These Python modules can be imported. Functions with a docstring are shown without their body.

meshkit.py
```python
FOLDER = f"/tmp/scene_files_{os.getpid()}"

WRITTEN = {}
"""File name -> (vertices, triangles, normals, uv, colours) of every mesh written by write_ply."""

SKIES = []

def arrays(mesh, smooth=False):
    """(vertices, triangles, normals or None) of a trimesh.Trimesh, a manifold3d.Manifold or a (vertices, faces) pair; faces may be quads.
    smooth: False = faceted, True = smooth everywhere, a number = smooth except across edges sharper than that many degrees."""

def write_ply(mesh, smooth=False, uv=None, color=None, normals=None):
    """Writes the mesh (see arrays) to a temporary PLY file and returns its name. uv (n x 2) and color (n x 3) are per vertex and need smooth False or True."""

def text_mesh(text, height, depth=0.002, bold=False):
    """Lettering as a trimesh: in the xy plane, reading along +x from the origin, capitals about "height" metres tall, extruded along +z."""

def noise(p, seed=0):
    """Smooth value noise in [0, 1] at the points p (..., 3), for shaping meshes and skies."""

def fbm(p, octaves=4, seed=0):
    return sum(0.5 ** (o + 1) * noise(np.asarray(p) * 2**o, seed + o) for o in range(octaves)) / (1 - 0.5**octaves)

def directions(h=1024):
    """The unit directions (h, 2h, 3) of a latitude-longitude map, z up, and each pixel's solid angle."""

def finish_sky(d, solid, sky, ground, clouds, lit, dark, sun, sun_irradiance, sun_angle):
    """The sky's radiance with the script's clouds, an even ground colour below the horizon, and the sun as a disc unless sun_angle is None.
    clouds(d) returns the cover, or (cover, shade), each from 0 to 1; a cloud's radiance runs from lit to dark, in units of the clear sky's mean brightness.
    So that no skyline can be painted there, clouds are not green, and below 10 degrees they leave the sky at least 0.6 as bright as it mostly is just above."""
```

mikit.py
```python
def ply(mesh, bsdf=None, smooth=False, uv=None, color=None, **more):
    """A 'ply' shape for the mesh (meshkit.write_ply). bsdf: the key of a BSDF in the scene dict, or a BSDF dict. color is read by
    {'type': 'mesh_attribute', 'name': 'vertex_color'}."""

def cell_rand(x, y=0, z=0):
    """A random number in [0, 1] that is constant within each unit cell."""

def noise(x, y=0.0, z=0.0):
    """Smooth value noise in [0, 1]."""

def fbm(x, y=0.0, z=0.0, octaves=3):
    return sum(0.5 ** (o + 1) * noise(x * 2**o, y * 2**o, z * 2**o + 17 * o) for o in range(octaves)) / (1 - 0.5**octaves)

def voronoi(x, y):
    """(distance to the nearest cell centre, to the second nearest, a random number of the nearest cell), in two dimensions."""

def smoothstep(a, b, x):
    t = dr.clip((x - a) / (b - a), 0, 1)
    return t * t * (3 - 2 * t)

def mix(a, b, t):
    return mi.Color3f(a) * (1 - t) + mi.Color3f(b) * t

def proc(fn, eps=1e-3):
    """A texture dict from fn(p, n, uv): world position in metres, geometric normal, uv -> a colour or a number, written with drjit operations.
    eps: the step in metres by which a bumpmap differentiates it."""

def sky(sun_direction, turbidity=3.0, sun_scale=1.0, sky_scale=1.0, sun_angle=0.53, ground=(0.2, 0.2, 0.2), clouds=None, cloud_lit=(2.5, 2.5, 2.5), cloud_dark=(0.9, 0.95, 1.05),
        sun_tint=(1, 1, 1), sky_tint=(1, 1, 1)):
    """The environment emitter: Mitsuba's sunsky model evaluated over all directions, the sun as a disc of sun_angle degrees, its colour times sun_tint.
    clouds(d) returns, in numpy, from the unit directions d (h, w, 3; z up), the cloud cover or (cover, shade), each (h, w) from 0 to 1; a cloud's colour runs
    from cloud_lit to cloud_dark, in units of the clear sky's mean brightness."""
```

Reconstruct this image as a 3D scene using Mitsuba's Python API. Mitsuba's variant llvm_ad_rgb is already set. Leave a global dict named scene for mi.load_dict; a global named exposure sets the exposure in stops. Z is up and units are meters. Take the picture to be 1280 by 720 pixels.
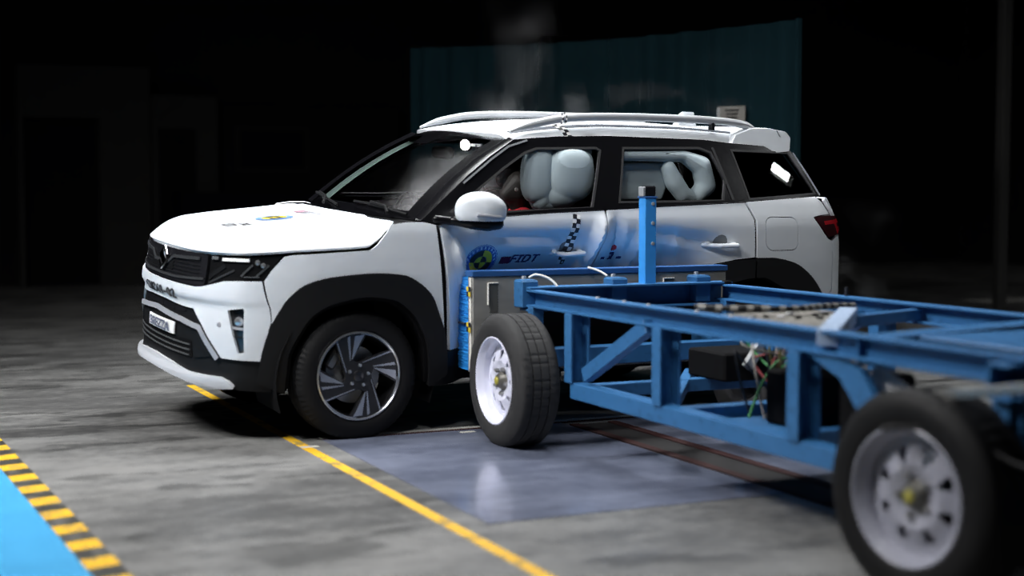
import math, random
import numpy as np, trimesh, manifold3d, mitsuba as mi, drjit as dr
import meshkit, mikit
from mikit import proc, noise, fbm, voronoi, smoothstep, mix
from scipy.interpolate import PchipInterpolator
from scipy.spatial import Delaunay, cKDTree
from shapely.geometry import Polygon, Point, LineString
from shapely import contains_xy
rng = np.random.default_rng(7)
T = mi.ScalarTransform4f
scene, labels = {}, {}

# ------------------------------------------------------------------ camera
CAM = np.array([-1.53, -7.777, 1.221]); YAW_C, PIT = .431, .064
fwd = np.array([math.sin(YAW_C)*math.cos(PIT), math.cos(YAW_C)*math.cos(PIT), -math.sin(PIT)])
scene['camera'] = {'type': 'thinlens', 'fov': math.degrees(2*math.atan(640/1835.171)), 'fov_axis': 'x',
                   'to_world': T().look_at(origin=CAM.tolist(), target=(CAM+fwd).tolist(), up=[0, 0, 1]),
                   'aperture_radius': .027, 'focus_distance': 8.35, 'near_clip': .05, 'far_clip': 200.0}
exposure = -.30

# ------------------------------------------------------------------ lights of the test hall: floodlights hung from the ceiling
# (centre, aim point, width, height, radiance, colour)
FLOODS = [
    ((-3.4, -1.9, 5.4), (.6, -.6, .5), 2.6, 1.7, 50.0, (1.0, .99, .985)),
    ((2.2, .3, 6.1), (2.0, -.4, 0), 2.6, 1.7, 40.0, (.97, .99, 1.0)),
    ((10.4, -3.6, 5.6), (10.4, -3.6, 0), 1.40, .42, 100.0, (.97, .99, 1.0)),
    ((-1.2, -4.9, 6.6), (1.6, -.9, .6), 1.6, 1.1, 38.0, (.97, .98, 1.0)),
]

# ------------------------------------------------------------------ materials
def two(d): return {'type': 'twosided', 'bsdf': d}
def pr(c, rough=.5, metal=0.0, spec=.5, coat=0.0, coatg=.95, **k):
    col = c if isinstance(c, dict) else {'type': 'rgb', 'value': list(c)}
    d = {'type': 'principled', 'base_color': col, 'roughness': rough, 'metallic': metal, 'specular': spec, **k}
    if coat: d.update(clearcoat=coat, clearcoat_gloss=coatg)
    return two(d)
scene['m_white'] = pr((.64, .675, .705), .30, coat=1.0, coatg=.96)
scene['m_gloss_black'] = pr((.010, .010, .012), .12, coat=1.0)
scene['m_pillar_black'] = pr((.003, .003, .004), .28, spec=.25)
scene['m_plastic'] = pr((.0065, .0068, .0075), .55, spec=.22)
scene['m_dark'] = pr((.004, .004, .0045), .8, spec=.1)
scene['m_cabin'] = pr((.006, .0065, .007), .75, spec=.1)
scene['m_silver'] = pr((.55, .57, .60), .28, .9)
scene['m_silver_trim'] = pr((.42, .43, .46), .4, .3)
scene['m_chrome'] = pr((.75, .76, .78), .12, 1.0)
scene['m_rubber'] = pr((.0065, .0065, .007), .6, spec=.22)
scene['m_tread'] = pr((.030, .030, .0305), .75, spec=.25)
scene['m_rim_black'] = pr((.012, .012, .013), .3, coat=.5)
scene['m_rim_white'] = pr((.62, .63, .74), .35, coat=.4)
scene['m_steel'] = pr((.34, .34, .33), .38, .85)
scene['m_galv'] = pr((.42, .43, .44), .5, .5)
def blue_fn(p, n, uv):
    t = fbm(p.x*9, p.y*9, p.z*9, 4)
    return mix((.022, .105, .25), (.034, .135, .31), t) * (1 - .22*smoothstep(.60, .78, fbm(p.x*31+3, p.y*31, p.z*31, 3)))
scene['m_blue'] = pr(proc(blue_fn), .42, spec=.5)
scene['m_honeycomb'] = pr((.025, .24, .62), .4, .2)
def plate_fn(p, n, uv):
    t = fbm(p.x*3, p.y*3, p.z*14, 4)
    return mix((.19, .187, .175), (.31, .305, .285), t)
scene['m_backplate'] = pr(proc(plate_fn), .5, .25)
scene['m_airbag'] = pr((.46, .55, .58), .75, spec=.2)
scene['m_red'] = pr((.60, .035, .05), .6)
scene['m_red_lamp'] = pr((.35, .008, .015), .15, coat=1.0)
scene['m_skin'] = pr((.018, .016, .014), .6)
scene['m_seat'] = pr((.010, .010, .011), .8, spec=.1)
scene['m_yellow'] = pr((.60, .45, .03), .5)
scene['m_black_ink'] = pr((.012, .012, .016), .5)
scene['m_navy'] = pr((.012, .03, .12), .5)
scene['m_ring_blue'] = pr((.02, .10, .36), .45)
scene['m_maroon'] = pr((.10, .01, .05), .5)
scene['m_tape_white'] = pr((.82, .82, .80), .55)
scene['m_brass'] = pr((.33, .30, .05), .5)
scene['m_wire_white'] = pr((.65, .63, .58), .5)
scene['m_grey_tray'] = pr((.20, .19, .17), .7)
scene['m_glass'] = {'type': 'thindielectric', 'int_ior': 1.5}
scene['m_tint_glass'] = {'type': 'thindielectric', 'int_ior': 1.5, 'specular_transmittance': .32}
scene['m_clear_lens'] = {'type': 'thindielectric', 'int_ior': 1.5}
scene['m_lamp_off'] = pr((.55, .57, .6), .15, .8)
scene['m_lamp_bar'] = pr((.13, .135, .14), .25, .5)
scene['m_grille_bar'] = pr((.05, .052, .055), .3, .3)
scene['m_silver_lip'] = pr((.60, .62, .65), .35, .15)
scene['m_shade_grey'] = pr((.16, .17, .18), .5)
scene['m_tail_dark'] = pr((.030, .004, .006), .12, coat=1.0)
scene['m_seal'] = pr((.022, .022, .023), .5)
scene['m_ditch'] = pr((.075, .085, .10), .4)
scene['m_rail'] = pr((.62, .64, .66), .3, .35, coat=.3)
scene['m_lining'] = pr((.10, .15, .135), .6)
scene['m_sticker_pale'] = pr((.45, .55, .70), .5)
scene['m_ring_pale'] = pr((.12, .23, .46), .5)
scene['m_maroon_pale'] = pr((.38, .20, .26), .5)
scene['m_blue_lit'] = pr((.36, .46, .62), .4, .2)  # pale blue: light on the beam put into its colour
scene['m_blue_dark'] = pr((.018, .075, .22), .42)
scene['m_blue_bright'] = pr((.04, .27, .68), .35)
scene['m_rim_dim'] = pr((.30, .305, .36), .4, coat=.2)  # darker copy of the white rim, dimmer light painted in
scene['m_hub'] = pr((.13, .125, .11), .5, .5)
scene['m_rim_shaded'] = pr((.035, .035, .04), .6)  # dark copy of the white rim, shade under the trolley painted in
scene['m_wire_red'] = pr((.22, .03, .035), .6)
scene['m_wire_olive'] = pr((.20, .17, .05), .6)
scene['m_wire_green'] = pr((.04, .22, .06), .5)
def tray_fn(p, n, uv): return mix((.05, .047, .04), (.20, .19, .17), fbm(p.x*34, p.y*34, 0, 4))
scene['m_tray'] = pr(proc(tray_fn), .8)
scene['m_hub_dark'] = pr((.022, .021, .021), .7, spec=.2)
scene['m_ink_grey'] = pr((.10, .11, .16), .5)
scene['m_void'] = {'type': 'null'}

# ------------------------------------------------------------------ mesh kit: every mesh is (v, f, n)
def norm(a): return a/np.maximum(np.linalg.norm(a, axis=-1, keepdims=True), 1e-12)
def cat(parts):
    vs, fs, ns, k = [], [], [], 0
    for v, f, n in parts:
        vs.append(v); fs.append(f+k); ns.append(n); k += len(v)
    return np.vstack(vs), np.vstack(fs), np.vstack(ns)
def flat(v, f):
    v, f = np.asarray(v, float), np.asarray(f, int)
    if f.shape[1] == 4: f = np.vstack([f[:, [0, 1, 2]], f[:, [0, 2, 3]]])
    p = v[f]; n = norm(np.cross(p[:, 1]-p[:, 0], p[:, 2]-p[:, 0]))
    return p.reshape(-1, 3), np.arange(3*len(f)).reshape(-1, 3), np.repeat(n, 3, 0)
def smooth(mesh, ang=35):
    v, f, n = meshkit.arrays(mesh, ang)
    return np.asarray(v, float), np.asarray(f, int), np.asarray(n, float)
def xf(m, M):
    v, f, n = m; A = M[:3, :3]
    n2 = norm(n@np.linalg.inv(A)); f2 = f[:, ::-1] if np.linalg.det(A) < 0 else f
    return v@A.T+M[:3, 3], f2, n2
def tr(x, y, z): M = np.eye(4); M[:3, 3] = (x, y, z); return M
def rot(ax, deg):
    return trimesh.transformations.rotation_matrix(math.radians(deg), {'x': [1, 0, 0], 'y': [0, 1, 0], 'z': [0, 0, 1]}[ax] if isinstance(ax, str) else ax)
MIRY = np.diag([1., -1, 1, 1])
def cbox(sx, sy, sz, c=.004):
    c = min(c, .45*min(sx, sy, sz)); P = []
    for a in (-1, 1):
        for b in (-1, 1):
            for d in (-1, 1):
                h = np.array([a*sx/2, b*sy/2, d*sz/2])
                for k in range(3):
                    o = h.copy(); o[k] -= 0
                    for j in range(3):
                        if j != k: o[j] -= np.sign(o[j])*c
                    P.append(o)
    hull = trimesh.convex.convex_hull(np.array(P))
    return flat(hull.vertices, hull.faces)
def box(x0, x1, y0, y1, z0, z1, c=.003):
    return xf(cbox(abs(x1-x0), abs(y1-y0), abs(z1-z0), c), tr((x0+x1)/2, (y0+y1)/2, (z0+z1)/2))
def beam(p0, p1, w, h, up=(0, 0, 1), c=.003):
    p0, p1 = np.array(p0, float), np.array(p1, float); d = p1-p0; L = np.linalg.norm(d); d /= L
    s = norm(np.cross(d, up)); u = np.cross(s, d)
    M = np.eye(4); M[:3, 0], M[:3, 1], M[:3, 2], M[:3, 3] = d, s, u, (p0+p1)/2
    return xf(cbox(L, w, h, c), M)
def channel(p0, p1, w, h, side=1, t=.008, up=(0, 0, 1)):
    """C channel: web on one side (side=-1: web to the left of p0->p1), flanges towards the other."""
    p0, p1 = np.array(p0, float), np.array(p1, float); d = norm(p1-p0); s = norm(np.cross(d, up)); u = np.cross(s, d)
    return cat([beam(p0+s*side*(w/2-t/2), p1+s*side*(w/2-t/2), t, h, up, .001),
                beam(p0+u*(h/2-t/2), p1+u*(h/2-t/2), w, t, up, .001), beam(p0-u*(h/2-t/2), p1-u*(h/2-t/2), w, t, up, .001)])
def tube(pts, r, sides=10, caps=True, samples=0):
    p = np.array(pts, float)
    if samples:
        t = np.r_[0, np.cumsum(np.linalg.norm(np.diff(p, axis=0), axis=1))]
        p = PchipInterpolator(t, p)(np.linspace(0, t[-1], samples))
    t = norm(np.gradient(p, axis=0)); a = np.cross(t[0], [0, 0, 1.0] if abs(t[0, 2]) < .9 else [1.0, 0, 0]); N = []
    for k in range(len(p)):
        a = norm(a-t[k]*np.dot(a, t[k])); N.append(a)
    N = np.array(N); B = np.cross(t, N); ang = np.arange(sides)*2*np.pi/sides
    rr = np.broadcast_to(r, (len(p),))[:, None, None]
    dirs = np.cos(ang)[None, :, None]*N[:, None]+np.sin(ang)[None, :, None]*B[:, None]
    v = (p[:, None]+rr*dirs).reshape(-1, 3); n = dirs.reshape(-1, 3)
    i, j = np.meshgrid(np.arange(len(p)-1), np.arange(sides), indexing='ij'); i, j = i.ravel(), j.ravel()
    q = np.stack([i*sides+j, i*sides+(j+1) % sides, (i+1)*sides+(j+1) % sides, (i+1)*sides+j], -1)
    f = np.vstack([q[:, [0, 1, 2]], q[:, [0, 2, 3]]]); out = [(v, f, n)]
    if caps:
        for k, s in ((0, -1), (len(p)-1, 1)):
            ring = v[k*sides:(k+1)*sides]; vv = np.vstack([ring, p[k]]); jj = np.arange(sides)
            out.append((vv, np.stack([jj, (jj+1) % sides, np.full(sides, sides)], -1)[:, ::s], np.tile(t[k]*s, (sides+1, 1))))
    return cat(out)
def lathe(prof, n=64, ang=35, rmod=None):
    """profile of (radius, y) about the y axis."""
    prof = np.array(prof, float); m = len(prof); a = np.arange(n)*2*np.pi/n
    r = np.tile(prof[:, 0], (n, 1)); y = np.tile(prof[:, 1], (n, 1))
    if rmod is not None: r = r+rmod(a[:, None], prof[None, :, 1], r)
    v = np.stack([r*np.cos(a)[:, None], y, r*np.sin(a)[:, None]], -1).reshape(-1, 3)
    i, j = np.meshgrid(np.arange(n), np.arange(m-1), indexing='ij'); i, j = i.ravel(), j.ravel(); k = (i+1) % n
    q = np.stack([i*m+j, i*m+j+1, k*m+j+1, k*m+j], -1)
    f = np.vstack([q[:, [0, 1, 2]], q[:, [0, 2, 3]]])
    tm = trimesh.Trimesh(v, f, process=False); tm.merge_vertices()
    return smooth((np.array(tm.vertices), np.array(tm.faces)), ang)
def extrude(poly, h, M=None):
    """shapely polygon extruded along +z."""
    m = trimesh.creation.extrude_polygon(poly, h, engine='earcut'); o = flat(m.vertices, m.faces)
    return o if M is None else xf(o, M)
def blob(spheres, edges, step=.02, it=12):
    """hulls of sphere pairs united, refined and smoothed: one continuous surface."""
    S = [manifold3d.Manifold.sphere(r, 20).translate((x, y, z)) for x, y, z, r in spheres]
    parts = [manifold3d.Manifold.batch_hull([S[i] for i in e]) for e in edges]
    m = manifold3d.Manifold.batch_boolean(parts, manifold3d.OpType.Add).refine_to_length(step)
    q = m.to_mesh(); t = trimesh.Trimesh(np.array(q.vert_properties[:, :3]), np.array(q.tri_verts), process=True)
    trimesh.smoothing.filter_taubin(t, lamb=.5, nu=.53, iterations=it)
    return smooth((np.array(t.vertices), np.array(t.faces)), True)
NAMES = {}
def key(name):
    k = NAMES.get(name, 0); NAMES[name] = k+1
    return name if k == 0 else f'{name}_{k:03d}'
def put(name, mesh, mat, M=None, **more):
    k = key(name); v, f, n = mesh if M is None else xf(mesh, M)
    path = meshkit.write_ply((v, f), False, normals=n)
    scene[k] = {'type': 'ply', 'filename': path, 'face_normals': False, 'bsdf': {'type': 'ref', 'id': mat}, **more}
    return k
def tag(k, label=None, category=None, group=None, kind=None):
    d = {a: b for a, b in dict(label=label, category=category, group=group, kind=kind).items() if b}
    labels.setdefault(k, {}).update(d); return k

# ------------------------------------------------------------------ the hall
def floor_fn(p, n, uv):
    a = fbm(p.x*.9+7, p.y*.9, 0, 4); b = fbm(p.x*3.1+.6*a, p.y*7.5, 2.0, 4); c = fbm(p.x*23, p.y*23, 5.0, 3)
    t = .45*a+.4*b+.15*c
    base = mix((.062, .062, .061), (.185, .184, .178), smoothstep(.25, .75, t))
    return base*(1-.45*smoothstep(.62, .70, fbm(p.x*1.7+40, p.y*4.2, 1.0, 4)))
def floor_rough(p, n, uv): return .30+.30*fbm(p.x*2.2, p.y*4, 3.0, 3)
scene['m_floor'] = pr(proc(floor_fn), proc(floor_rough), spec=.45)
def steel_fn(p, n, uv):
    t = fbm(p.x*1.6, p.y*4.6, 1.0, 4); u = fbm(p.x*14, p.y*14, 8.0, 3)
    c = mix((.075, .085, .12), (.135, .15, .20), smoothstep(.2, .8, .75*t+.25*u))
    return c
def steel_rough(p, n, uv): return .10+.16*fbm(p.x*4, p.y*3, 2.0, 3)
scene['m_floor_steel'] = pr(proc(steel_fn), proc(steel_rough), spec=.9, coat=.6)
def ypaint(p, n, uv):
    w = fbm(p.x*18, p.y*18, 0, 4)
    return mix((.62, .355, .018), (.30, .20, .05), smoothstep(.60, .74, w))
scene['m_paint_yellow'] = pr(proc(ypaint), .5)
def kpaint(p, n, uv): return mix((.028, .027, .025), (.075, .073, .07), smoothstep(.5, .75, fbm(p.x*20, p.y*20, 0, 3)))
scene['m_paint_black'] = pr(proc(kpaint), .55)
def bpaint(p, n, uv): return mix((.042, .25, .47), (.052, .29, .53), fbm(p.x*4, p.y*6, 0, 4))
scene['m_paint_blue'] = pr(proc(bpaint), .42)
scene['m_strip'] = pr((.42, .41, .38), .5)
scene['m_rust'] = pr((.035, .014, .013), .7, spec=.2)
scene['m_wall'] = pr((.012, .012, .013), .9, spec=.1)
scene['m_wall_panel'] = pr((.034, .034, .033), .85, spec=.1)
scene['m_wall_dark'] = pr((.006, .006, .008), .9, spec=.1)
def curtain_fn(p, n, uv): return mix((.0035, .015, .020), (.005, .020, .026), fbm(p.x*3, p.y*3, p.z*.8, 3))
scene['m_curtain'] = pr(proc(curtain_fn), .9, spec=.1)

tag(put('floor', box(-12, 17, -13, 13, -.3, 0, .0), 'm_floor'), 'mottled grey polished concrete floor of the crash hall', kind='structure')
tag(put('wall_back', box(-12, 17, 13, 13.3, 0, 8), 'm_wall'), 'black back wall of the hall', kind='structure')
tag(put('wall_left', box(-12.3, -12, -13, 13, 0, 8), 'm_wall'), 'black side wall left', kind='structure')
tag(put('wall_right', box(17, 17.3, -13, 13, 0, 8), 'm_wall'), 'black side wall right', kind='structure')
tag(put('wall_front', box(-12, 17, -13.3, -13, 0, 8), 'm_wall'), 'black wall behind the camera', kind='structure')
tag(put('ceiling', box(-12, 17, -13, 13, 8, 8.3), 'm_wall'), 'black hall ceiling', kind='structure')
# painted and let-in pieces of the floor
def strip(name, x0, x1, y0, y1, z, mat, label=None, z0=-.01):
    k = put('floor__'+name, box(x0, x1, y0, y1, z0, z, .0005), mat)
    if label: tag(k, label)
strip('painted_line', .473, .527, -9, 1.56, .0012, 'm_paint_yellow', 'yellow line painted across the floor under the car nose')
def quad_slab(pts, z0, z1): return extrude(Polygon(pts), z1-z0, tr(0, 0, z0))
HX = lambda y: -.855-.0385*(y+.5)     # centre line of the hazard stripe
def hz(y): return HX(y)
y = .75; k = 0
while y > -4.6:
    y2 = y-.136; w = .056
    m = quad_slab([(hz(y)-w, y), (hz(y)+w, y+.03), (hz(y2)+w, y2+.03), (hz(y2)-w, y2)], -.01, .0016)
    put('floor__hazard_block', m, 'm_paint_yellow' if k % 2 == 0 else 'm_paint_black')
    y = y2; k += 1
tag(put('floor__painted_zone', quad_slab([(-5, -6.5), (hz(-6.5)-.058, -6.5), (hz(.75)-.058, .75), (-5, .75)], -.01, .0012), 'm_paint_blue'), 'bright blue painted floor area edged by the hazard stripe')
strip('cover_plate', .635, 1.955, -2.86, -.80, .003, 'm_floor_steel', 'glossy bluish steel pit cover beside the front wheel')
strip('cover_plate', 2.26, 3.6, -2.86, -.80, .003, 'm_floor_steel', 'bluish steel pit cover beyond the trolley')
strip('threshold_strip', .64, 3.6, -.785, -.735, .004, 'm_strip', 'pale metal edge strip along the pit cover')
strip('rust_seam', .64, 3.6, -.83, -.80, .0042, 'm_rust', 'rusty seam of the pit cover')
strip('guide_rail', 1.965, 2.02, -9, -.9, .006, 'm_rust', 'rust red tow rail under the trolley')
strip('guide_rail', 2.195, 2.25, -9, -.9, .006, 'm_rust')
strip('guide_slot', 2.02, 2.195, -9, -.9, .001, 'm_hub_dark')
strip('tape_scrap', .475, .565, -1.0, -.955, .002, 'm_strip', 'small scrap of white tape on the yellow line')
strip('tape_scrap', 1.34, 1.42, -.92, -.885, .005, 'm_strip')

# things on and before the back wall
def far(px, d):   # a place in the far dark, from a bearing (pixel column, row) and a depth
    r = np.array([math.cos(YAW_C), -math.sin(YAW_C), 0]); u = np.cross(r, fwd)
    return CAM+d*(fwd+(px[0]-640)/1835.171*r+(360-px[1])/1835.171*u)
RX = np.array([math.cos(YAW_C), -math.sin(YAW_C), 0]); FX = np.array([math.sin(YAW_C), math.cos(YAW_C), 0])
def facing(x, y, w, h, t, z0, yaw=0):   # an upright slab, centre x,y
    return xf(cbox(w, t, h, .01), tr(x, y, z0+h/2)@rot('z', yaw))
def frame(x, y, w, h, t, b, z0, yaw=0):
    return cat([xf(cbox(w, t, b, .005), tr(x, y, z0+b/2)@rot('z', yaw)), xf(cbox(w, t, b, .005), tr(x, y, z0+h-b/2)@rot('z', yaw)),
                *[xf(cbox(b, t, h-2*b, .005), tr(x, y, z0)@rot('z', yaw)@tr(s*(w/2-b/2), 0, h/2)) for s in (-1, 1)]])
YB = 12.2
# portal on the left
tag('equipment_booth', 'tall dark grey booth with a black opening at the far left of the hall', 'booth')
put('equipment_booth__wall_panel', box(1.66, 2.32, YB, YB+.5, 0, 2.90), 'm_wall_panel'); put('equipment_booth__wall_panel', box(.63, .70, YB, YB+.5, 0, 2.90), 'm_wall_panel')
put('equipment_booth__lintel', box(.70, 1.66, YB, YB+.5, 2.22, 2.90), 'm_wall_panel'); put('equipment_booth__back_panel', box(.70, 1.66, YB+.3, YB+.5, 0, 2.22), 'm_wall_dark')
tag('storage_cabinet', 'dark grey cabinet beside the booth at the back of the hall', 'cabinet')
put('storage_cabinet__body', box(2.36, 3.26, YB+.1, YB+.7, 0, 2.55), 'm_wall_panel'); put('storage_cabinet__door', box(2.45, 2.95, YB+.08, YB+.1, .8, 2.1), 'm_wall_dark')
put('wall_back__observation_panel', box(3.3, 6.05, YB+.5, YB+.7, 1.0, 2.45), 'm_wall')
kw = put('window_1', frame(4.12, YB+.44, 1.04, .62, .08, .03, 1.54), 'm_wall_panel'); tag(kw, 'dim window frame in the back wall', kind='structure')
put('window_1__pane', box(3.62, 4.62, YB+.46, YB+.48, 1.57, 2.13), 'm_wall_dark')
tag(put('added_bench', box(2.6, 5.6, YB-.6, YB, 0, 1.25, .02), 'm_wall_dark'), 'added black bench that darkens the hall below the dim window', 'bench')  # added block that supplies the blackness below the window
# teal curtain, in folds, hung from a rail
def curtain(p0, p1, z0, za, zb, folds, amp):
    n = folds*12+1; t = np.linspace(0, 1, n); p = np.outer(1-t, p0)+np.outer(t, p1); d = norm(np.array(p1)-np.array(p0)); q = np.array([-d[1], d[0]])
    p = p+q*(amp*np.sin(t*folds*2*np.pi)+amp*.6*np.sin(t*folds*.77*2*np.pi+1))[:, None]
    zt = za+(zb-za)*t-.05*np.sin(np.pi*t)
    rows = np.linspace(0, 1, 9); v = np.array([[(*p[i], z0+(zt[i]-z0)*r) for i in range(n)] for r in rows]).reshape(-1, 3)
    i, j = np.meshgrid(np.arange(8), np.arange(n-1), indexing='ij'); i, j = i.ravel(), j.ravel()
    f = np.stack([i*n+j, i*n+j+1, (i+1)*n+j+1, (i+1)*n+j], -1)
    return smooth((v, f), True)
tag('teal_curtain', 'dark teal curtain hanging behind the car roof', 'curtain')
put('teal_curtain__cloth', curtain((3.48, 5.46), (5.49, 2.05), .05, 2.61, 2.61, 13, .03), 'm_curtain')
put('teal_curtain__hem_post', box(5.475, 5.515, 2.0, 2.04, 0, 2.62), 'm_curtain')
tag('wall_sign', 'small grey notice plate on the teal curtain above the car rear', 'sign')
sgn = tr(5.165, 2.475, 1.875)@rot('z', -59.5)
put('wall_sign__plate', xf(cbox(.25, .012, .125, .003), sgn), 'm_grey_tray')
for r in range(3):
    put('wall_sign__text_line', xf(cbox(.13-.02*r, .004, .014, .001), sgn@tr(.01, -.008, .03-.03*r)), 'm_dark')
put('wall_sign__tab', xf(cbox(.025, .014, .11, .002), sgn@tr(-.115, 0, 0)), 'm_galv')
tag(put('steel_column', box(9.3, 9.42, 3.8, 3.92, 0, 8, .02), 'm_wall_panel'), 'dark steel column at the right edge of the hall', 'column')
strip('floor_patch', 10.2, 11.6, 4.9, 5.4, .002, 'm_strip', 'pale patch of floor far right')

# floodlights
scene['m_flood_case'] = pr((.02, .02, .02), .8, spec=.2)
WHICH = ['largest floodlight bank, hung ahead of the car nose', 'floodlight bank hung straight above the car roof', 'shallow lamp panel hung beyond the trolley, mirrored in the rear side window', 'small deep floodlight hung above the camera side of the trolley']
for (c, tgt, w, h, L, col), which in zip(FLOODS, WHICH):
    kt = key('floodlight'); labels[kt] = {'label': which, 'category': 'floodlight', 'group': 'ceiling floodlights'}
    d = norm(np.array(tgt, float)-np.array(c)); sx = norm(np.cross(d, [0, 1.0, .01] if abs(d[2]) > .999 else [0, 0, 1.0])); sy = np.cross(sx, d)
    M = np.eye(4); M[:3, 0], M[:3, 1], M[:3, 2], M[:3, 3] = sx, sy, d, c
    em = {'type': 'area', 'radiance': {'type': 'rgb', 'value': [L*x for x in col]}}
    q = flat(np.array([[-w/2, -h/2, 0], [w/2, -h/2, 0], [w/2, h/2, 0], [-w/2, h/2, 0]]), np.array([[0, 1, 2, 3]]))
    put(kt+'__diffuser', q, 'm_flood_case', M, emitter=em)
    D = 1.35 if w*h > 1 else .10; fl = .16
    def door(a, b):   # barn doors: flared sides
        return flat(np.array([(*a, -.02), (*b, -.02), (b[0]*(1+fl), b[1]*(1+fl), D), (a[0]*(1+fl), a[1]*(1+fl), D)]), np.array([[0, 1, 2, 3]]))
    cs = [(-w/2-.02, -h/2-.02), (w/2+.02, -h/2-.02), (w/2+.02, h/2+.02), (-w/2-.02, h/2+.02)]
    for i in range(4): put(kt+'__barn_door', door(cs[i], cs[(i+1) % 4]), 'm_flood_case', M)
    put(kt+'__back_case', xf(cbox(w+.06, h+.06, .12, .01), tr(0, 0, -.09)), 'm_flood_case', M)
    put(kt+'__hanger', beam(c, (c[0], c[1], 8.0), .05, .05, (0, 1, 0)), 'm_flood_case')

# ------------------------------------------------------------------ the car: body surfaces in car coordinates (x rear, y far side, z up; y = 0 centre line)
def pc(*xy):
    a = np.array(xy, float); f = PchipInterpolator(a[:, 0], a[:, 1])
    return lambda x: f(np.clip(x, a[0, 0], a[-1, 0]))
BASE = np.array([(0,0),(.003,.12),(.010,.24),(.025,.36),(.048,.47),(.086,.57),(.146,.665),(.222,.748),(.325,.797),(.45,.834),(.6,.862),(.81,.881),(1.1,.89),(1.5,.893),(2.0,.895),(2.5,.895),(3.0,.893),(3.3,.887),(3.55,.878),(3.72,.868),(3.84,.848),(3.915,.805),(3.96,.72),(3.982,.55),(3.992,.3),(3.998,0)])
S0 = np.r_[0, np.cumsum(np.hypot(*np.diff(BASE, axis=0).T))]
bx, by = PchipInterpolator(S0, BASE[:, 0]), PchipInterpolator(S0, BASE[:, 1]); SMAX = S0[-1]
def s_of_x(x): return np.interp(x, BASE[:, 0], S0)
dy = pc((.18,.06),(.25,.04),(.35,.02),(.5,.006),(.66,0),(.8,.0),(.9,.006),(.97,.014),(1.03,.022),(1.08,.036),(1.13,.055),(1.2,.085),(1.28,.13))
fx = pc((.18,.10),(.225,.045),(.265,.005),(.30,.0),(.34,.014),(.42,.02),(.52,.022),(.60,.032),(.66,.040),(.70,.022),(.74,.026),(.80,.040),(.86,.050),(.94,.063),(.99,.085),(1.05,.13))
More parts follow.
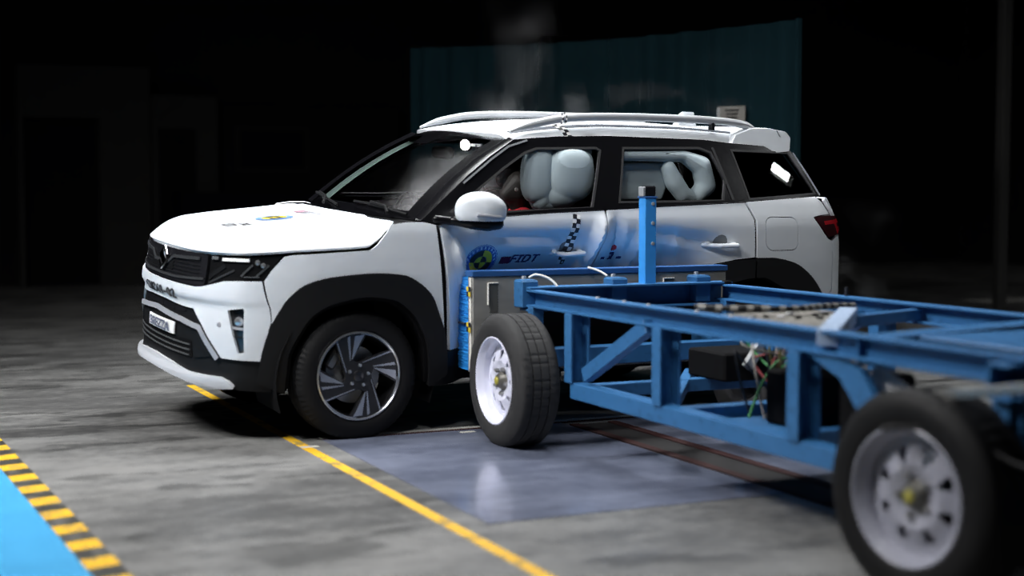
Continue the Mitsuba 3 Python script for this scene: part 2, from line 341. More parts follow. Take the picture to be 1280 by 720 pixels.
rx = pc((.2,.06),(.35,.02),(.5,0),(.62,0),(.72,.005),(.78,.012),(.9,.012),(1.0,.02),(1.08,.05),(1.2,.13),(1.3,.2))
def ss(a, b, x): t = np.clip((x-a)/(b-a), 0, 1); return t*t*(3-2*t)
def lower0(s, z):
    s, z = np.asarray(s, float), np.asarray(z, float); sg = np.where((s < 0) | (s > SMAX), -1, 1); s = np.abs(s); s = np.where(s > SMAX, 2*SMAX-s, s)
    w1 = 1-np.clip((s-.45)/.75, 0, 1)**1.2; w2 = np.clip((s-(SMAX-1.25))/.75, 0, 1)**1.3
    X = bx(s)+fx(z)*w1-rx(z)*w2; h = by(s)*(1-dy(z)/.89)
    return np.stack([X, -h*sg, z+0*s], -1)
def dent(X, z):
    """how far the barrier pushed the near side inwards."""
    a = ss(1.24, 1.62, X)*(1-ss(2.62, 3.24, X)); b = 1-ss(.66, 1.10, z)
    d = .235*a*b
    # folds: crease lines in the skin
    def ridge(x0, z0, x1, z1, w, amp):
        dx, dz = x1-x0, z1-z0; L = math.hypot(dx, dz); t = ((X-x0)*dx+(z-z0)*dz)/L**2; q = np.abs((X-x0)*dz-(z-z0)*dx)/L
        return amp*np.clip(1-q/w, 0, 1)**1.3*ss(-.1, .25, t)*(1-ss(.75, 1.1, t))
    r = ridge(1.30, 1.06, 1.50, .80, .10, .035)+ridge(1.33, .98, 1.42, .70, .05, -.03)+ridge(2.22, 1.10, 2.14, .70, .07, -.045)+ridge(2.30, 1.10, 2.36, .70, .06, .03)
    r = r+ridge(2.50, 1.05, 2.42, .70, .07, -.03)+ridge(2.52, 1.02, 3.05, .93, .06, .022)+ridge(1.95, 1.02, 2.10, .72, .08, .02)+ridge(2.70, 1.0, 2.78, .7, .08, -.02)+ridge(1.5, 1.0, 2.1, .99, .05, .015)
    P = np.stack([X*3.1, z*4.3, 0*X], -1)
    r = r+.05*(meshkit.fbm(P, 3, 5)-.5)*a*ss(1.1, .95, z)
    return d+r*ss(1.22, 1.32, X)
def lower(s, z):
    P = lower0(s, z); P[..., 1] += np.where(P[..., 1] < 0, dent(P[..., 0], P[..., 2]), 0); return P
hb = pc((1.0,.775),(1.2,.812),(1.5,.838),(2.0,.85),(2.6,.852),(3.0,.845),(3.4,.825),(3.7,.785),(3.9,.73))
def green(X, z):
    X, z = np.asarray(X, float), np.asarray(z, float); t = z-1.08
    return np.stack([X, -(hb(X)-.40*t-.14*t*t), z+0*X], -1)
# bonnet edge (arc length, height) along nose and wing, then its plan position
ze = pc((0,.924),(.19,.921),(.47,.914),(.70,.916),(.84,.921),(.93,.926),(1.06,.936),(1.19,.942),(1.467,.957),(1.502,.975),(1.56,1.03))
_s = np.r_[np.linspace(-1.56, 1.56, 700)]; _E = lower0(_s, ze(np.abs(_s)))
_tree = cKDTree(_E[:, :2])
zc = pc((.0,.92),(.06,.927),(.10,.972),(.15,.995),(.25,1.016),(.45,1.038),(.8,1.068),(1.0,1.086),(1.2,1.096))
def hood(X, Y):
    X, Y = np.asarray(X, float), np.asarray(Y, float); d, i = _tree.query(np.stack([X, Y], -1)); e = _E[i, 2]
    r = 1-(1-np.minimum(d/.19, 1))**2.6; h = np.abs(Y)
    return np.stack([X, Y, e+np.maximum(zc(X)-e, 0)*r+.010*ss(.50, .46, h)*ss(.12, .4, X)-.012*(h/.8)**2*r], -1)
zr = pc((1.62,1.522),(1.75,1.556),(1.9,1.58),(2.1,1.6),(2.4,1.615),(2.8,1.613),(3.2,1.597),(3.5,1.575),(3.75,1.54))
rh = pc((1.6,.93),(1.9,.98),(2.4,1.0),(3.0,.99),(3.4,.95),(3.75,.90))
secH = pc((0,0),(.4,.3),(.7,.5),(.8,.56),(.88,.6),(.94,.622),(1,.638)); secZ = pc((0,0),(.4,-.007),(.7,-.022),(.8,-.035),(.88,-.06),(.94,-.085),(1,-.118))
def roof(X, t):
    X, t = np.asarray(X, float), np.asarray(t, float); a = np.abs(t)
    b = np.where(t > 0, .022*np.exp(-((X-2.27)/.05)**2)*ss(.86, 1, a)+.03*np.exp(-((X-3.28)/.05)**2)*ss(.86, 1, a), 0)
    return np.stack([X+0*a, -np.sign(t)*(secH(a)*rh(X)-b), zr(X)+secZ(a)], -1)
def wsb(h): return 1.0+.10*(h/.73)**2+.05*(h/.73)**4, 1.098-.012*(h/.73)**2
def wst(h): return 1.655+.105*(h/.57)**2, 1.535-.03*(h/.57)**2
def wind(a, v):
    a, v = np.asarray(a, float), np.asarray(v, float); hB, hT = .735*a, .575*a; (Xb, zb), (Xt, zt) = wsb(np.abs(hB)), wst(np.abs(hT)); bul = .035*4*v*(1-v)
    return np.stack([Xb+(Xt-Xb)*v-bul*.55, -(hB+(hT-hB)*v), zb+(zt-zb)*v+bul*.8], -1)

# car to world: the struck car stands turned 3.7 degrees and leans 3.3 degrees towards the trolley
CAR_TURN = tr(.81, -.85, 0)@rot('z', 3.7)@tr(-.81, 0, .3)
CAR = CAR_TURN@rot('x', 3.3)@tr(0, .85, -.3)
WHEELS = CAR_TURN@tr(0, .85, -.3)      # the wheels stand upright on the floor
def surf_normals(fn, a, b, ctr):
    e = 2e-4; du = fn(a+e, b)-fn(a-e, b); dv = fn(a, b+e)-fn(a, b-e); n = norm(np.cross(du, dv)); p = fn(a, b)
    flip = np.sign(np.median(np.sum(n*(p-np.array(ctr)), -1))); return p, n*(flip or 1)
CTR = (2.0, 0, .7)
def resample(ring, step):
    L = LineString(ring); n = max(8, int(L.length/step)); P = []
    c = np.array(ring.coords)[:-1]
    for i in range(len(c)):
        p, q = c[i], c[(i+1) % len(c)]; k = max(1, int(round(np.hypot(*(q-p))/step)))
        P.append(p+(q-p)*np.arange(k)[:, None]/k)
    return np.vstack(P)
def panel(poly, fn, step=.022, t=.014, off=0.0, gap=.0022, rnd=.012, ctr=CTR, inward=True):
    """a sheet cut from a body surface: outline in the surface's two coordinates, a skin and returned edges."""
    g = poly if hasattr(poly, 'geom_type') else Polygon(poly)
    if rnd: g = g.buffer(-rnd).buffer(2*rnd).buffer(-rnd)
    g = g.buffer(-gap, join_style='mitre')
    out = []
    pieces = [q for q in getattr(g, 'geoms', [g]) if q.geom_type == 'Polygon' and q.area > 2e-6]
    for g1 in pieces:
        rings = [g1.exterior, *g1.interiors]; B = [resample(LineString(r.coords) if False else r, step) for r in rings]
        x0, y0, x1, y1 = g1.bounds; gx, gy = np.meshgrid(np.arange(x0, x1, step), np.arange(y0, y1, step*.9)); gx = gx+(np.arange(gx.shape[0]) % 2)[:, None]*step/2
        inn = g1.buffer(-.55*step); G = np.stack([gx.ravel(), gy.ravel()], -1)
        G = G[contains_xy(inn, G[:, 0], G[:, 1])] if not inn.is_empty else G[:0]
        Q = np.vstack([*B, G]); D = Delaunay(Q); f = D.simplices; c = Q[f].mean(1); f = f[contains_xy(g1, c[:, 0], c[:, 1])]
        P, N = surf_normals(fn, Q[:, 0], Q[:, 1], ctr); P = P+off*N
        fn_ = np.cross(P[f[:, 1]]-P[f[:, 0]], P[f[:, 2]]-P[f[:, 0]]); bad = np.sum(fn_*N[f[:, 0]], -1) < 0; f[bad] = f[bad][:, ::-1]
        out.append((P, f, N))
        if t:
            k = 0; cen = None
            for b in B:
                i = np.arange(k, k+len(b)); j = np.roll(i, -1); k += len(b)
                A0, A1 = P[i], P[j]; C0, C1 = A0-t*N[i], A1-t*N[j]
                v = np.stack([A0, A1, C1, C0], 1); nn = norm(np.cross(A1-A0, C0-A0))
                # outward: away from the sheet
                m2 = (b+np.roll(b, -1, 0))/2; e2 = np.roll(b, -1, 0)-b; side = norm(np.stack([e2[:, 1], -e2[:, 0]], -1))*1e-3
                outward = ~contains_xy(g1, m2[:, 0]+side[:, 0], m2[:, 1]+side[:, 1])
                p_out = fn(m2[:, 0]+side[:, 0]*np.where(outward, 1, -1), m2[:, 1]+side[:, 1]*np.where(outward, 1, -1))-fn(m2[:, 0], m2[:, 1])
                s = np.sign(np.sum(nn*p_out, -1)); nn = nn*np.where(s == 0, 1, s)[:, None]
                V = v.reshape(-1, 3); q = np.arange(len(V)).reshape(-1, 4); F = np.vstack([q[:, [0, 1, 2]], q[:, [0, 2, 3]]])
                fl = np.tile(np.sum(np.cross(v[:, 1]-v[:, 0], v[:, 2]-v[:, 0])*nn, -1) < 0, 2); F[fl] = F[fl][:, ::-1]
                out.append((V, F, np.repeat(nn, 4, 0)))
    return cat(out)
def car(name, mesh, mat, label=None, M=None, **more):
    m = mesh if M is None else xf(mesh, M)
    k = put('car__'+name, m, mat, CAR, **more)
    if label: tag(k, label)
    return k[5:]
tag('car', 'white compact SUV struck on its side with the blue trolley against its doors', 'car')
def sym(poly): return [(-a, b) for a, b in poly[::-1]]
def mir(m): return xf(m, MIRY)
def rpoly(P): return [(2*SMAX-a, b) for a, b in P]

# --- bonnet
edge = [(x, y) for x, y in _E[::6, :2] if abs(y) < 2][:]
rear = [(1.00, -.82), (1.045, -.74), (1.02, -.60), (.99, -.35), (.975, 0), (.99, .35), (1.02, .60), (1.045, .74), (1.00, .82)]
eN = [tuple(p) for p in _E[np.abs(_s) <= 1.475][::5, :2]]      # far side first (negative s lies at +y)
hood_poly = Polygon(eN+[(.93, -.858), (.965, -.845)]+rear+[(.965, .845), (.93, .858)]).buffer(0)
kh = car('hood', panel(hood_poly, hood, .018, .02, rnd=0, gap=.009, ctr=(.6, 0, .2)), 'm_white')
# --- nose: black band of grille and headlamps
low_edge = [(0,.752),(.24,.752),(.50,.752),(.56,.758),(.63,.776),(.70,.795),(.78,.801),(.90,.801)]
band_top = [(s, float(ze(s))-.006) for s in (1.0,.93,.84,.70,.58,.47,.3,.19,0)]
def nose(half): return half+[(-a, b) for a, b in half[::-1] if a > 0]
lamp_x = .56
grille_half = [(lamp_x, float(ze(lamp_x))-.006),(.47,.908),(.3,.911),(.0,.916)]
gp = [(0,.752),(.24,.752),(.50,.752),(.56,.758)]+grille_half[:3]
grille_poly = gp+[(-a, b) for a, b in gp[::-1] if a > 0]
kg = car('grille', panel(grille_poly, lower0, .02, .03, off=-.012, rnd=.004), 'm_gloss_black', 'gloss black grille')
# grille relief: bright brow, mesh bars, emblem
def ribbon(fn, pts, w, off=0.004, mat=None, step=.012, t=.006, rnd=0):
    return panel(LineString(pts).buffer(w/2, cap_style='flat', join_style='mitre'), fn, step, t, off=off, gap=0, rnd=rnd)
car(kg+'__brow_bar', cat([ribbon(lower0, [(-.50,.885),(-.2,.872),(-.12,.835),(.12,.835),(.2,.872),(.50,.885)], .016, -.002)]), 'm_grille_bar', 'grey bar across the grille')
car(kg+'__chin_bar', ribbon(lower0, [(-.55,.79),(-.25,.775),(.25,.775),(.55,.79)], .012, -.004), 'm_grille_bar')
car(kg+'__lower_mesh', panel([(-.2,.80),(.2,.80),(.2,.858),(-.2,.858)], lower0, .03, .01, off=-.008), 'm_dark')
for i in range(5): car(kg+'__mesh_bar', ribbon(lower0, [(-.5+.06*i*0, .785+.018*i+.01),(.5, .785+.018*i+.01)], .005, -.008, step=.03), 'm_plastic')
def onsurf(fn, s, z, off, mesh_xy, face=1):
    """places a mesh drawn in x (along the surface), y (up), z (outwards) at a point of a surface."""
    p, n = surf_normals(fn, np.array([s]), np.array([z]), CTR); p, n = p[0], n[0]
    e = 1e-3; u = norm(fn(np.array(s+e), np.array(z))-fn(np.array(s-e), np.array(z)))*face; u = norm(u-n*np.dot(u, n)); w = np.cross(n, u)
    M = np.eye(4); M[:3, 0], M[:3, 1], M[:3, 2], M[:3, 3] = u, w, n, p+off*n
    return xf(mesh_xy, M)
def text(t, h, d=.002, bold=True):
    m = meshkit.text_mesh(t, h, d, bold); m.apply_translation([-m.bounds[:, 0].mean(), -h/2, 0]); return flat(m.vertices, m.faces)
emb = Polygon([(-.062,.012),(.0,.062),(.062,.018),(.045,.006),(.0,.036),(-.03,.014),(.035,-.035),(.062,-.012),(.0,-.062),(-.062,-.018),(-.045,-.006),(.0,-.036),(.03,-.014),(-.035,.035)])
emb = Polygon([(.060,.020),(.004,.062),(-.056,.016),(-.056,.006),(.016,-.030),(-.004,-.042),(-.040,-.014),(-.060,-.020),(-.004,-.062),(.056,-.016),(.056,-.006),(-.016,.030),(.004,.042),(.040,.014)])
car(kg+'__emblem', onsurf(lower0, .075, .853, .004, extrude(emb, .008)), 'm_chrome', 'chrome slanted S emblem on the grille')
# headlamps
for sgn in (1, -1):
    hp = [(lamp_x, float(ze(lamp_x))-.006),(.70, .910),(.84,.915),(.93,.920),(1.012,.927),(.945,.85),(.912,.801),(.78,.801),(.70,.795),(.63,.776),(lamp_x,.758)]
    R = (lambda m: m) if sgn == 1 else mir
    kl = car('headlight', R(panel(hp, lower0, .02, .03, off=-.028, rnd=.004)), 'm_dark', 'black headlight with slanted light bars')
    car(kl+'__lens', R(panel(hp, lower0, .02, .0, off=-.006, rnd=.004)), 'm_clear_lens')
    car(kl+'__brow_lamp', R(ribbon(lower0, [(.66,.893),(.74,.895),(.83,.896)], .016, -.016)), 'm_tape_white', 'unlit strip lamp with its glint painted white')  # white paint stands in for the glint on the strip
    car(kl+'__brow_lamp', R(ribbon(lower0, [(.585,.897),(.63,.897)], .016, -.016)), 'm_lamp_off')
    for a, l in ((.82, .05), (.905, .05)):
        car(kl+'__light_bar', R(ribbon(lower0, [(a-.035,.818),(a+.03,.875)], .010, -.016)), 'm_lamp_bar')
    car(kl+'__light_bar', R(ribbon(lower0, [(.80,.815),(.89,.815)], .006, -.016)), 'm_lamp_bar')
    for a, b in ((.875,.885),(.905,.872)):
        car(kl+'__projector', R(onsurf(lower0, a, b, -.022, lathe([(0,.012),(.010,.010),(.014,0)], 16) and xf(lathe([(.0,.012),(.010,.010),(.014,0.0)], 16), rot('x', 90)))), 'm_lamp_off')
    car(kl+'__blade', R(ribbon(lower0, [(.575,.80),(.68,.865)], .022, -.020)), 'm_plastic'); car(kl+'__blade', R(ribbon(lower0, [(.585,.775),(.74,.845)], .010, -.018)), 'm_grille_bar')

# --- front bumper
slot_top = [(0,.645),(.12,.645),(.366,.634),(.474,.632),(.565,.56),(.703,.409)]
bh = [(0,.748),(.24,.748),(.50,.748),(.56,.754),(.63,.772),(.70,.791),(.78,.797),(.906,.797),(.938,.70),(.957,.60),(.93,.47),(.918,.402)]
half = bh+slot_top[::-1]
white_poly = Polygon(bh+slot_top[::-1][:-1]+[(-a, b) for a, b in slot_top if a > 0]+[(-a, b) for a, b in bh[::-1] if a > 0])
fog = Polygon([(.722,.648),(.812,.660),(.828,.445),(.800,.440)])
white_poly = white_poly.difference(fog).difference(Polygon([(-a, b) for a, b in fog.exterior.coords]))
kb = car('front_bumper', panel(white_poly, lower0, .018, .02, rnd=.006), 'm_white', 'white front bumper')
blk = [(0,.645),(.12,.645),(.366,.634),(.474,.632),(.565,.56),(.703,.409),(.93,.400),(1.00,.39),(1.04,.289),(1.04,.235),(.80,.245),(.70,.30),(0,.33)]
car(kb+'__lower_trim', panel(blk+[(-a, b) for a, b in blk[::-1] if a > 0], lower0, .02, .04, off=-.014, rnd=.004), 'm_plastic', 'black lower bumper trim')
lip = [(0,.358),(.25,.348),(.506,.326),(.718,.322),(.77,.30),(.812,.264),(.66,.252),(.43,.276),(.2,.288),(0,.292)]
car(kb+'__skid_lip', panel(lip+[(-a, b) for a, b in lip[::-1] if a > 0], lower0, .016, .05, off=.006, rnd=.01), 'm_silver_lip', 'pale silver lip along the bottom edge')
st = [(0,.592),(.37,.570),(.545,.548),(.68,.405)]
car(kb+'__surround_strip', ribbon(lower0, [(-a, b) for a, b in st[::-1] if a > 0]+st, .026, .004), 'm_silver_trim', 'grey trim strip under the intake')
car(kb+'__upper_intake', panel([(-.40,.606),(.40,.606),(.42,.622),(.36,.632),(-.36,.632),(-.42,.622)], lower0, .03, .01, off=-.010), 'm_gloss_black')
for a in (-.3, -.12, .06, .24): car(kb+'__intake_rib', ribbon(lower0, [(a,.606),(a,.634)], .022, -.006), 'm_plastic')
car(kb+'__lower_grille', panel([(-.47,.475),(.47,.475),(.49,.385),(-.49,.385)], lower0, .03, .01, off=-.010), 'm_dark')
for zz in (.452, .425, .400): car(kb+'__grille_bar', ribbon(lower0, [(-.46, zz+.004),(.46, zz-.0)], .007, -.004), 'm_lamp_bar')
car(kb+'__side_blade', panel([(.50,.53),(.545,.52),(.66,.415),(.50,.39)], lower0, .02, .012, off=-.006), 'm_plastic')
car(kb+'__side_blade', mir(panel([(.50,.53),(.545,.52),(.66,.415),(.50,.39)], lower0, .02, .012, off=-.006)), 'm_plastic')
kp = car(kb+'__number_plate', panel([(-.13,.482),(.30,.482),(.30,.548),(-.13,.548)], lower0, .02, .006, off=.002, rnd=.004), 'm_tape_white', 'white plate with dark letters')
def letters(name, fn, s, z, txt, h, mat, off=.003, slant=0, sc=1.0, label=None, M=None):
    m = text(txt, h)
    if slant or sc != 1.0:
        A = np.eye(4); A[0, 1] = slant; A[0, 0] = sc; m = xf(m, A)
    # bend letters on the surface: x along it, y up
    v, f, n = m; p, nn = surf_normals(fn, s+v[:, 0], z+v[:, 1], CTR); P = p+(off+v[:, 2])[:, None]*nn
    k = car(name, flat(P, f), mat, label); return k
letters(kb+'__plate_letters', lower0, .085, .515, 'BREZZA', .042, 'm_ink_grey', .009, 0, 1.5, 'dark letters on the white plate')
letters(kb+'__test_code', lower0, .055, .690, 'SMC49-02', .044, 'm_black_ink', .004, 0, 1.5, 'grey black test code letters on the white bumper')
for R in (lambda m: m, mir):
    kf = car(kb+'__fog_lamp', R(panel(fog, lower0, .02, .03, off=-.022, rnd=.002)), 'm_gloss_black', 'black fog lamp recess')
    car(kb+'__fog_bulb', R(onsurf(lower0, .782, .595, -.02, xf(lathe([(.0,.016),(.016,.013),(.024,0.0)], 20), rot('x', 90)))), 'm_lamp_off')
    car(kb+'__fog_rib', R(ribbon(lower0, [(.745,.565),(.815,.560)], .012, -.012)), 'm_silver_trim'); car(kb+'__fog_rib', R(ribbon(lower0, [(.77,.52),(.82,.515)], .006, -.012)), 'm_plastic')
    car(kb+'__sensor', R(onsurf(lower0, .68, .575, .0, xf(lathe([(.0,.004),(.012,.003),(.013,0.0)], 16), rot('x', 90)))), 'm_silver_trim')

# --- wings and wheel arch trims
arch_out = [(.905,.30),(.91,.391),(.965,.596),(1.039,.708),(1.136,.783),(1.291,.818),(1.49,.83),(1.639,.817),(1.723,.776),(1.796,.703),(1.824,.637),(1.876,.488),(1.895,.30)]
arch_in = [(1.043,.24),(1.045,.407),(1.102,.546),(1.176,.639),(1.292,.692),(1.449,.716),(1.586,.696),(1.669,.642),(1.729,.56),(1.78,.442),(1.80,.24)]
ra_out = [(3.385,.28),(3.40,.5),(3.48,.72),(3.58,.82),(3.70,.846),(3.83,.852),(3.97,.852),(4.106,.826),(4.23,.756),(4.325,.655),(4.37,.58),(4.42,.45),(4.44,.28)]
ra_in = [(3.50,.24),(3.515,.45),(3.58,.62),(3.68,.712),(3.80,.745),(3.88,.748),(3.98,.71),(4.116,.639),(4.20,.52),(4.255,.40),(4.27,.24)]
def smooth_poly(P, n=60):
    P = np.array(P); t = np.r_[0, np.cumsum(np.hypot(*np.diff(P, axis=0).T))]; from_ = PchipInterpolator(t, P); return [tuple(x) for x in from_(np.linspace(0, t[-1], n))]
AO, AI, RO, RI = map(smooth_poly, (arch_out, arch_in, ra_out, ra_in))
fender_top = [(1.012,.918),(1.06,.927),(1.19,.933),(1.463,.948),(1.50,.975),(1.552,1.035),(1.575,1.072),(1.66,1.083),(1.753,1.083),(1.822,1.068)]
fender = Polygon([(.942,.70),(.912,.797),(.947,.85)]+fender_top+[(1.838,.911),(1.850,.768),(1.868,.55),(1.876,.488)]+AO[::-1][12:-9]+[(.957,.60)]).buffer(0)
rear_arch_area = Polygon(RO)
for i, (R, fn) in enumerate(((lambda m: m, lower), (mir, lower0))):
    far_side = ' on the far side' if i else ''
    kfe = car('fender', R(panel(fender, lower0, .02, .016, rnd=.004)), 'm_white', 'white front wing'+far_side)
    car(kfe+'__arch_trim', R(panel(Polygon(AO+AI[::-1]).buffer(0), lower0, .02, .05, off=.010, gap=-.001, rnd=.003)), 'm_plastic', 'black plastic wheel arch trim')
    car(kfe+'__inner_lip', R(panel(Polygon(AI).buffer(.012).difference(Polygon(AI).buffer(-.02)).intersection(Polygon([(.9,.26),(2,.26),(2,1),(.9,1)])), lower0, .02, .10, off=-.012, gap=0, rnd=0)), 'm_dark')

    # doors
    fd = [(1.842,1.065),(1.9,1.083),(2.206,1.105),(2.5,1.122),(2.834,1.134),(2.829,1.06),(2.815,.9),(2.81,.42),(1.915,.42),(1.903,.55),(1.886,.768),(1.864,.911)]
    kd = car('door', R(panel(fd, fn, .015, .018, rnd=.004)), 'm_white', ('crumpled white front door pushed in by the barrier' if i == 0 else 'white front door on the far side'))
    car(kd+'__belt_trim', R(ribbon(fn, [(1.88,1.090),(2.206,1.114),(2.5,1.131),(2.832,1.143)], .016, .004)), 'm_pillar_black', 'black window seal')
    rd = [(2.846,1.136),(3.2,1.151),(3.5,1.162),(3.785,1.172),(3.832,1.074),(3.824,.862),(3.70,.850),(3.58,.824),(3.48,.724),(3.40,.5),(3.395,.42),(2.822,.42),(2.827,.9),(2.841,1.06)]
    kr = car('door', R(panel(rd, fn, .015, .018, rnd=.004)), 'm_white', ('creased white rear door with a door handle' if i == 0 else 'white rear door on the far side'))
    car(kr+'__belt_trim', R(ribbon(fn, [(2.848,1.146),(3.2,1.160),(3.5,1.171),(3.785,1.181)], .014, .004)), 'm_pillar_black', 'black window seal')
    car('sill_trim', R(panel([(1.80,.42),(1.80,.24),(3.50,.24),(3.41,.42)], fn, .04, .03, off=.004)), 'm_plastic', 'black sill trim')
    # handles: a pull bar on two feet over a dished cup
    for kk, s_, z_ in ((kd, 2.625, .915), (kr, 3.60, .940)):
        hb_ = blob([(-.10, 0, .020, .012), (.0, .004, .036, .014), (.10, .002, .022, .014)], [(0, 1), (1, 2)], .006, 6)
        car(kk+'__handle', R(onsurf(fn, s_, z_, 0, hb_)), 'm_white', 'door handle')
        car(kk+'__handle_cup', R(panel(Point(s_, z_+.014).buffer(.042).intersection(Polygon([(s_-.1, z_-.014),(s_+.1, z_-.014),(s_+.1, z_+.1),(s_-.1, z_+.1)])), fn, .012, .004, off=.0012, rnd=0)), 'm_shade_grey')
        car(kk+'__handle_foot', R(onsurf(fn, s_-.075, z_, .008, cbox(.03, .022, .03, .008))), 'm_white'); car(kk+'__handle_foot', R(onsurf(fn, s_+.08, z_, .008, cbox(.03, .022, .03, .008))), 'm_white')

    # rear quarter, flap, lamp
    tl = [(4.292,1.082),(4.36,1.092),(4.49,1.092),(4.62,1.085),(4.80,1.075),(4.86,1.02),(4.80,.985),(4.56,.985),(4.46,.975),(4.397,.965),(4.36,1.0)]
    q = Polygon([(3.797,1.176),(4.05,1.190),(4.36,1.205),(4.41,1.17),(4.44,1.10),(4.36,1.096),(4.288,1.085),(4.355,.998),(4.393,.958),(4.43,.945),(4.425,.66),(4.372,.58)]+RO[::-1][7:25]+[(3.97,.856),(3.838,.858),(3.846,1.074)]).buffer(0)
    flap = Point(0, 0).buffer(.2); flap = Polygon([(3.905,.90),(4.145,.90),(4.150,1.085),(3.91,1.09)]).buffer(-.05).buffer(.05)
    kq = car('quarter_panel', R(panel(q.difference(flap.buffer(.001)) if i == 0 else q, lower0, .02, .016, rnd=.004, gap=.002)), 'm_white', 'white rear quarter panel'+far_side)
    if i == 0: car(kq+'__fuel_flap', panel(flap, lower0, .02, .01, off=.0, rnd=0, gap=.0015), 'm_white', 'rounded square fuel flap'); car(kq+'__seam', panel(flap.buffer(.004), lower0, .03, .004, off=-.006, rnd=0), 'm_shade_grey')
    car(kq+'__arch_trim', R(panel(Polygon(RO+RI[::-1]).buffer(0).intersection(Polygon([(3.836,.2),(4.6,.2),(4.6,1),(3.836,1)])), lower0, .02, .05, off=.010, gap=-.001, rnd=.003)), 'm_plastic', 'black plastic rear arch trim')
    car(kr+'__arch_trim', R(panel(Polygon(RO+RI[::-1]).buffer(0).intersection(Polygon([(3.3,.2),(3.822,.2),(3.822,1),(3.3,1)])), fn, .02, .04, off=.010, gap=0, rnd=.003)), 'm_plastic', 'black plastic arch trim on the door')
    kt = car('tail_light', R(panel(tl, lower0, .02, .03, off=.003, rnd=.006)), 'm_tail_dark', 'red and black tail light')
    car(kt+'__light_guide', R(ribbon(lower0, [(4.37,1.05),(4.50,1.058),(4.62,1.06),(4.62,1.015),(4.52,1.012)], .022, .005)), 'm_red_lamp', 'red light guide')
    car(kt+'__light_guide', R(ribbon(lower0, [(4.47,1.05),(4.50,.99)], .026, .005)), 'm_red_lamp')
    # side glass surround: black pillars with three window openings
    FW = [(1.315,1.126),(1.49,1.242),(1.66,1.352),(1.808,1.436),(1.886,1.460),(2.263,1.468),(2.290,1.452),(2.165,1.141),(1.624,1.122)]
    RW = [(2.333,1.170),(2.434,1.470),(2.956,1.478),(3.034,1.452),(3.092,1.30),(3.046,1.176)]
    QW = [(3.178,1.468),(3.625,1.458),(3.790,1.212),(3.232,1.184)]
    outer = [(1.16,1.085),(1.30,1.195),(1.45,1.310),(1.60,1.410),(1.76,1.500),(1.9,1.512),(2.05,1.522),(2.36,1.53),(3.0,1.52),(3.17,1.505),(3.64,1.48),(3.66,1.455),(3.81,1.21),(3.78,1.19),(3.22,1.168),(2.6,1.142),(2.24,1.130),(1.62,1.100),(1.24,1.07)]
    sur = Polygon(outer)
    for w in (FW, RW, QW): sur = sur.difference(Polygon(w))
    ks = car('window_surround', R(panel(sur, green, .025, .03, rnd=0, gap=0)), 'm_pillar_black', 'glossy black window pillars and door frames'+far_side)
    for w, g_ in ((FW, 'm_glass'), (RW, 'm_glass'), (QW, 'm_tint_glass')):
        car(ks+('__quarter_glass' if w is QW else '__side_glass'), R(panel(Polygon(w).buffer(.012), green, .05, 0, off=-.008 if w is not QW else -.004, rnd=0, gap=0)), g_)
        car(ks+'__seal', R(panel(Polygon(w).buffer(.001).difference(Polygon(w).buffer(-.011)), green, .025, .012, off=.002, rnd=0, gap=0)), 'm_seal')
    car(ks+'__division_bar', R(panel(LineString([(3.115,1.18),(3.05,1.47)]).buffer(.008), green, .03, .01, off=.004, rnd=0, gap=0)), 'm_seal')
    car(ks+'__drip_edge', R(ribbon(green, [(1.42,1.272),(1.60,1.392),(1.72,1.462),(1.84,1.496)], .010, .006)), 'm_shade_grey')
    # corner face between windscreen and side
    tt = np.linspace(0, 1, 24); A = wind(np.full(24, 1.0), tt); gx = np.array([1.16+(1.76-1.16)*u for u in tt]); gz = np.interp(gx, [1.16,1.30,1.45,1.60,1.76], [1.085,1.195,1.310,1.410,1.500]); B = green(gx, gz)
    v = np.vstack([A+[0, .012, -.004], (A+B)/2+np.array([-.012, -.006, .010]), B]); n_ = 24; fq = np.array([[r*n_+k, r*n_+k+1, (r+1)*n_+k+1, (r+1)*n_+k] for r in range(2) for k in range(n_-1)])
    car('a_pillar', R(smooth((v, fq), True)), 'm_pillar_black', 'black windscreen pillar'+far_side)
# --- roof, glass, rear
kro = car('roof', panel([(1.665, -.02),(1.668,.3),(1.70,.62),(1.765,.90),(1.79,1.0),(2.05,1.0),(2.6,1.0),(3.25,1.0),(3.25,-1.0),(2.6,-1.0),(2.05,-1.0),(1.79,-1.0),(1.765,-.90),(1.70,-.62),(1.668,-.3)], roof, .022, .03, rnd=.0, gap=0), 'm_white', 'white roof')
for s in (1, -1):
    car(kro+'__ditch_trim', ribbon(roof, [(1.80,s*.765),(2.1,s*.765),(2.5,s*.765),(3.0,s*.765),(3.30,s*.765)], .075, .002), 'm_ditch', 'dark grey roof channel')
    rp = [(1.78, -.575*s*1.0, 1.548),(1.89,-.58*s,1.583),(2.0,-.583*s,1.608),(2.10,-.585*s,1.625),(2.3,-.587*s,1.638),(2.6,-.588*s,1.643),(2.93,-.585*s,1.641),(3.2,-.578*s,1.631),(3.33,-.572*s,1.618),(3.42,-.565*s,1.590),(3.46,-.56*s,1.572)]
    rm = tube([(a, b, c-.006) for a, b, c in rp], .023*np.minimum(1, .3+np.minimum(np.linspace(0, 9, 60), np.linspace(11, 0, 60))), 12, samples=60)
    kra = car('roof_rail', rm, 'm_rail', 'silver white roof rail' if s == 1 else 'silver white roof rail on the far side')
    car(kra+'__foot', beam((3.36,-.572*s,1.585), (3.47,-.56*s,1.565), .045, .03), 'm_rail'); car(kra+'__mid_foot', beam((3.10,-.58*s,1.575), (3.10,-.58*s,1.622), .04, .022, (1, 0, 0)), 'm_plastic')
